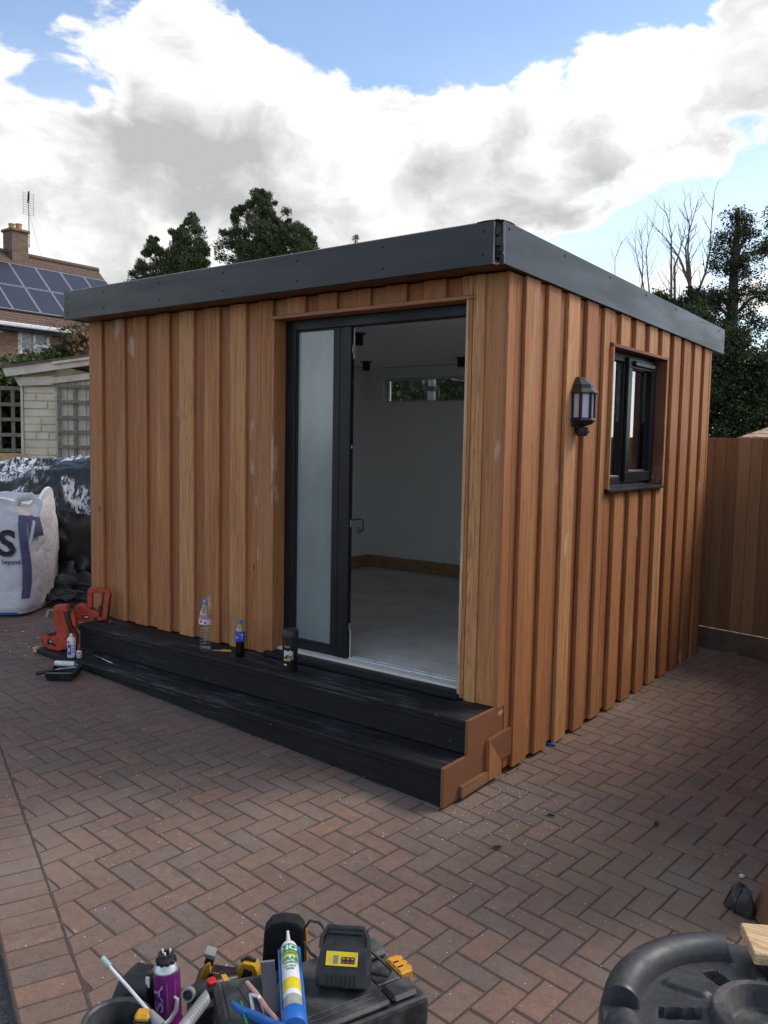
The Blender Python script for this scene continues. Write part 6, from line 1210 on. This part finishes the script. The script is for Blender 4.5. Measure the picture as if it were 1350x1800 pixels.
loft([([(-.055, -.05), (.05, -.05), (.055, .045), (-.05, .05)], 0), ([(-.058, -.052), (.05, -.05), (.055, .045), (-.055, .05)], bz-.01), ([(-.045, -.035), (.045, -.035), (.048, .04), (-.042, .042)], bz+.035), ([(-.022, -.02), (.035, -.02), (.035, .03), (-.02, .03)], bz+.058)]).build('tool_body', 'blackpl', ln_, bevel=.006)
for k in range(4): MB().cbox((-.02+.016*k, -.052, bz-.02), (-.012+.016*k, -.046, bz+.01), .001).build('vent_slot', 'rubber', ln_)
MB().cbox((.0, -.056, bz-.07), (.045, -.0525, bz-.035), .002).build('side_cover', 'latch', ln_); MB().cbox((.038, -.03, bz+.03), (.050, -.024, bz+.06), .001).build('white_tab', 'white_lbl', ln_)
q = at(205, 1812, 2.2); bk = thing('rubble_bucket', 'round black bucket rim at the bottom left of the tool pile', 'bucket', (q[0], q[1], gz(q[0], q[1])+.001)); bz = at(205, 1790, 2.2)[2]-bk.location.z
MB().lathe([(.0, .0), (.062, 0), (.082, bz-.012), (.090, bz-.010), (.090, bz), (.082, bz+.002), (.076, bz-.004), (.058, .008), (0, .006)], 32).build('bucket_wall', 'dustypl', bk, smooth=40); MB().lathe([(.0905, bz-.009), (.0912, bz-.005), (.0905, bz-.001)], 24, None, -2.4, -1.2).build('yellow_tape', 'yellow_lbl', bk)
q = at(252, 1790, 2.2); yd = thing('yellow_tool', 'small yellow and black tool showing between bucket and can', 'tool', (q[0], q[1], gz(q[0], q[1])+.001), YAW); bz = q[2]-yd.location.z
MB().cbox((-.022, -.02, 0), (.022, .02, bz-.012), .006).build('tool_foot', 'blackpl', yd); MB().cbox((-.02, -.02, bz-.0118), (.02, .018, bz+.02), .007).build('tool_shell', 'yellow', yd); MB().cbox((-.0215, -.0215, bz-.001), (.0215, .0, bz+.007), .002).build('tool_band', 'blackpl', yd)

# round moulded black base, planks, scrap of sheeting at the lower right
DC = np.array([1.690, -1.640]); gd = gz(*DC); dh = .15-gd; rb_ = thing('moulded_base', 'round black moulded plastic base with raised rim in the corner', 'plastic base', (DC[0], DC[1], gd+.002))
Rr_ = .405
def base_h(r, a):
    """height of the moulded top over radius and angle"""
    ss = lambda e0, e1, x: (lambda t_: t_*t_*(3-2*t_))(min(1, max(0, (x-e0)/(e1-e0))))
    am = (a % (math.pi/2)); gap = ss(.10, .125, abs(am-math.pi/4+.35)) if True else 1
    rim = math.sqrt(max(0, 1-((r-.352)/.048)**2)); z = .0
    z += .052*rim*gap
    z += .016+.050*(1-ss(.0, .31, r))+.010*(1-ss(.010, .018, abs(((a+.72) % (math.pi/3))-math.pi/6)*max(r, .05)))*ss(.15, .17, r)*(1-ss(.27, .29, r))                                     # gentle dome
    z -= .035*(1-ss(.016, .024, abs(((a+.2) % (math.pi/3))-math.pi/6)*max(r, .05)))*ss(.155, .167, r)*(1-ss(.25, .262, r))    # radial grooves
    z += .032*ss(.098, .106, r)*(1-ss(.132, .142, r))                # hub ring
    z -= .030*(1-ss(.085, .1, r)); z -= .03*ss(.396, .41, r); return z
mb = MB(); NR, NA = 110, 300
for j in range(NR+1):
    r = Rr_*(.02+.98*j/NR)
    for i in range(NA): a = 2*math.pi*i/NA; mb.v.append((r*math.cos(a), r*math.sin(a), dh-.05+base_h(r, a)))
for (r, z) in ((Rr_+.004, dh-.13), (Rr_-.012, dh-.135), (Rr_-.004, dh-.25), (Rr_-.02, 0.)):
    for i in range(NA): a = 2*math.pi*i/NA; mb.v.append((r*math.cos(a), r*math.sin(a), z))
for j in range(NR+4):
    for i in range(NA): mb.f.append((j*NA+i, j*NA+(i+1) % NA, (j+1)*NA+(i+1) % NA, (j+1)*NA+i))
mb.f.append(tuple(range(NA-1, -1, -1))); mb.f.append(tuple((NR+4)*NA+i for i in range(NA)))
def drum_mat():
    m, t = new_mat('black_moulded_plastic_with_dust'); g_ = t.n('ShaderNodeNewGeometry'); P = g_.outputs['Position']; n1_ = t.noise(P, 6., 5., .6, .6); n2_ = t.noise(P, 60., 4., .6)
    sp_ = t.n('ShaderNodeSeparateXYZ'); t.l(P, sp_.inputs[0])
    col = t.mix(t.rng(n2_, .3, .7), (.026, .027, .029), (.042, .043, .045)); col = t.mix(t.math('MULTIPLY', t.rng(n1_, .56, .72), .55), col, (.20, .17, .155)); low = t.rng(sp_.outputs[2], .09, .112, 1., 0.)
    col = t.mix(t.math('MULTIPLY', low, t.rng(n1_, .40, .55, .0, .45)), col, (.30, .20, .17)); t.l(col, t.b.inputs['Base Color']); t.l(t.rng(n1_, .4, .7, .42, .7), t.b.inputs['Roughness']); setbump(t, n2_, .08, .003); return m
mb.build('base_shell', drum_mat(), rb_, smooth=50)
MB().lathe([(.0, 0.), (.05, 0.), (.055, .008), (.04, .014), (0, .014)], 20, Mx((0, 0, dh-.072))).build('hub_cap', 'dustypl', rb_, smooth=True)
pk0 = onz(1297, 1642, .185); MB().cbox((0, -.075, -.017), (.75, .075, .017), .003).build('pine_plank', cedar('pine_plank_across', 0, ((.62, .42, .22), (.58, .37, .18), (.60, .40, .20), (.66, .47, .26)), chalk=0), label='pale sawn pine plank end resting on the round black base', cat='plank', loc=(pk0[0]+.03, pk0[1]-.02, .180), rot=(0, R_(-1), R_(28)))
p0, p1 = gnd(1322, 1622), at(1372, 1500, 3.1); pbv = Vector(tuple(p1-p0)); o = MB().cbox((-.012, -.06, 0), (.012, .06, 1.1), .003).build('leaning_board', 'oldwood', label='brown timber board leaning upright at the right edge', cat='board', loc=tuple(p0+np.array([.02, .02, .006])), rot=(R_(0), R_(20), YAW-.05))
q = gnd(1301, 1604); mb = MB(); mb.grid(lambda u, v: ((u-.5)*.082+.015*math.sin(v*5), (v-.5)*.08+.015*math.sin(u*6), .010+.105*math.sin(math.pi*u)**.7*math.sin(math.pi*v)**.7*(1+.35*fbm(u*4, v*4, 2, 3))), 16, 16)
mb.build('sheeting_scrap', 'blacksheet', label='crumpled scrap of black plastic sheeting beside the leaning board', cat='plastic scrap', loc=tuple(q+np.array([0, 0, .002])), rot=(0, 0, .5), smooth=40)
q = gnd(1304, 1543); MB().cbox((-.010, -.008, 0), (.010, .008, .014), .004).build('white_lump', 'whitepl', label='small white lump of filler behind the black scrap', cat='filler', loc=tuple(q+np.array([0, 0, .001])), rot=(0, 0, .7))
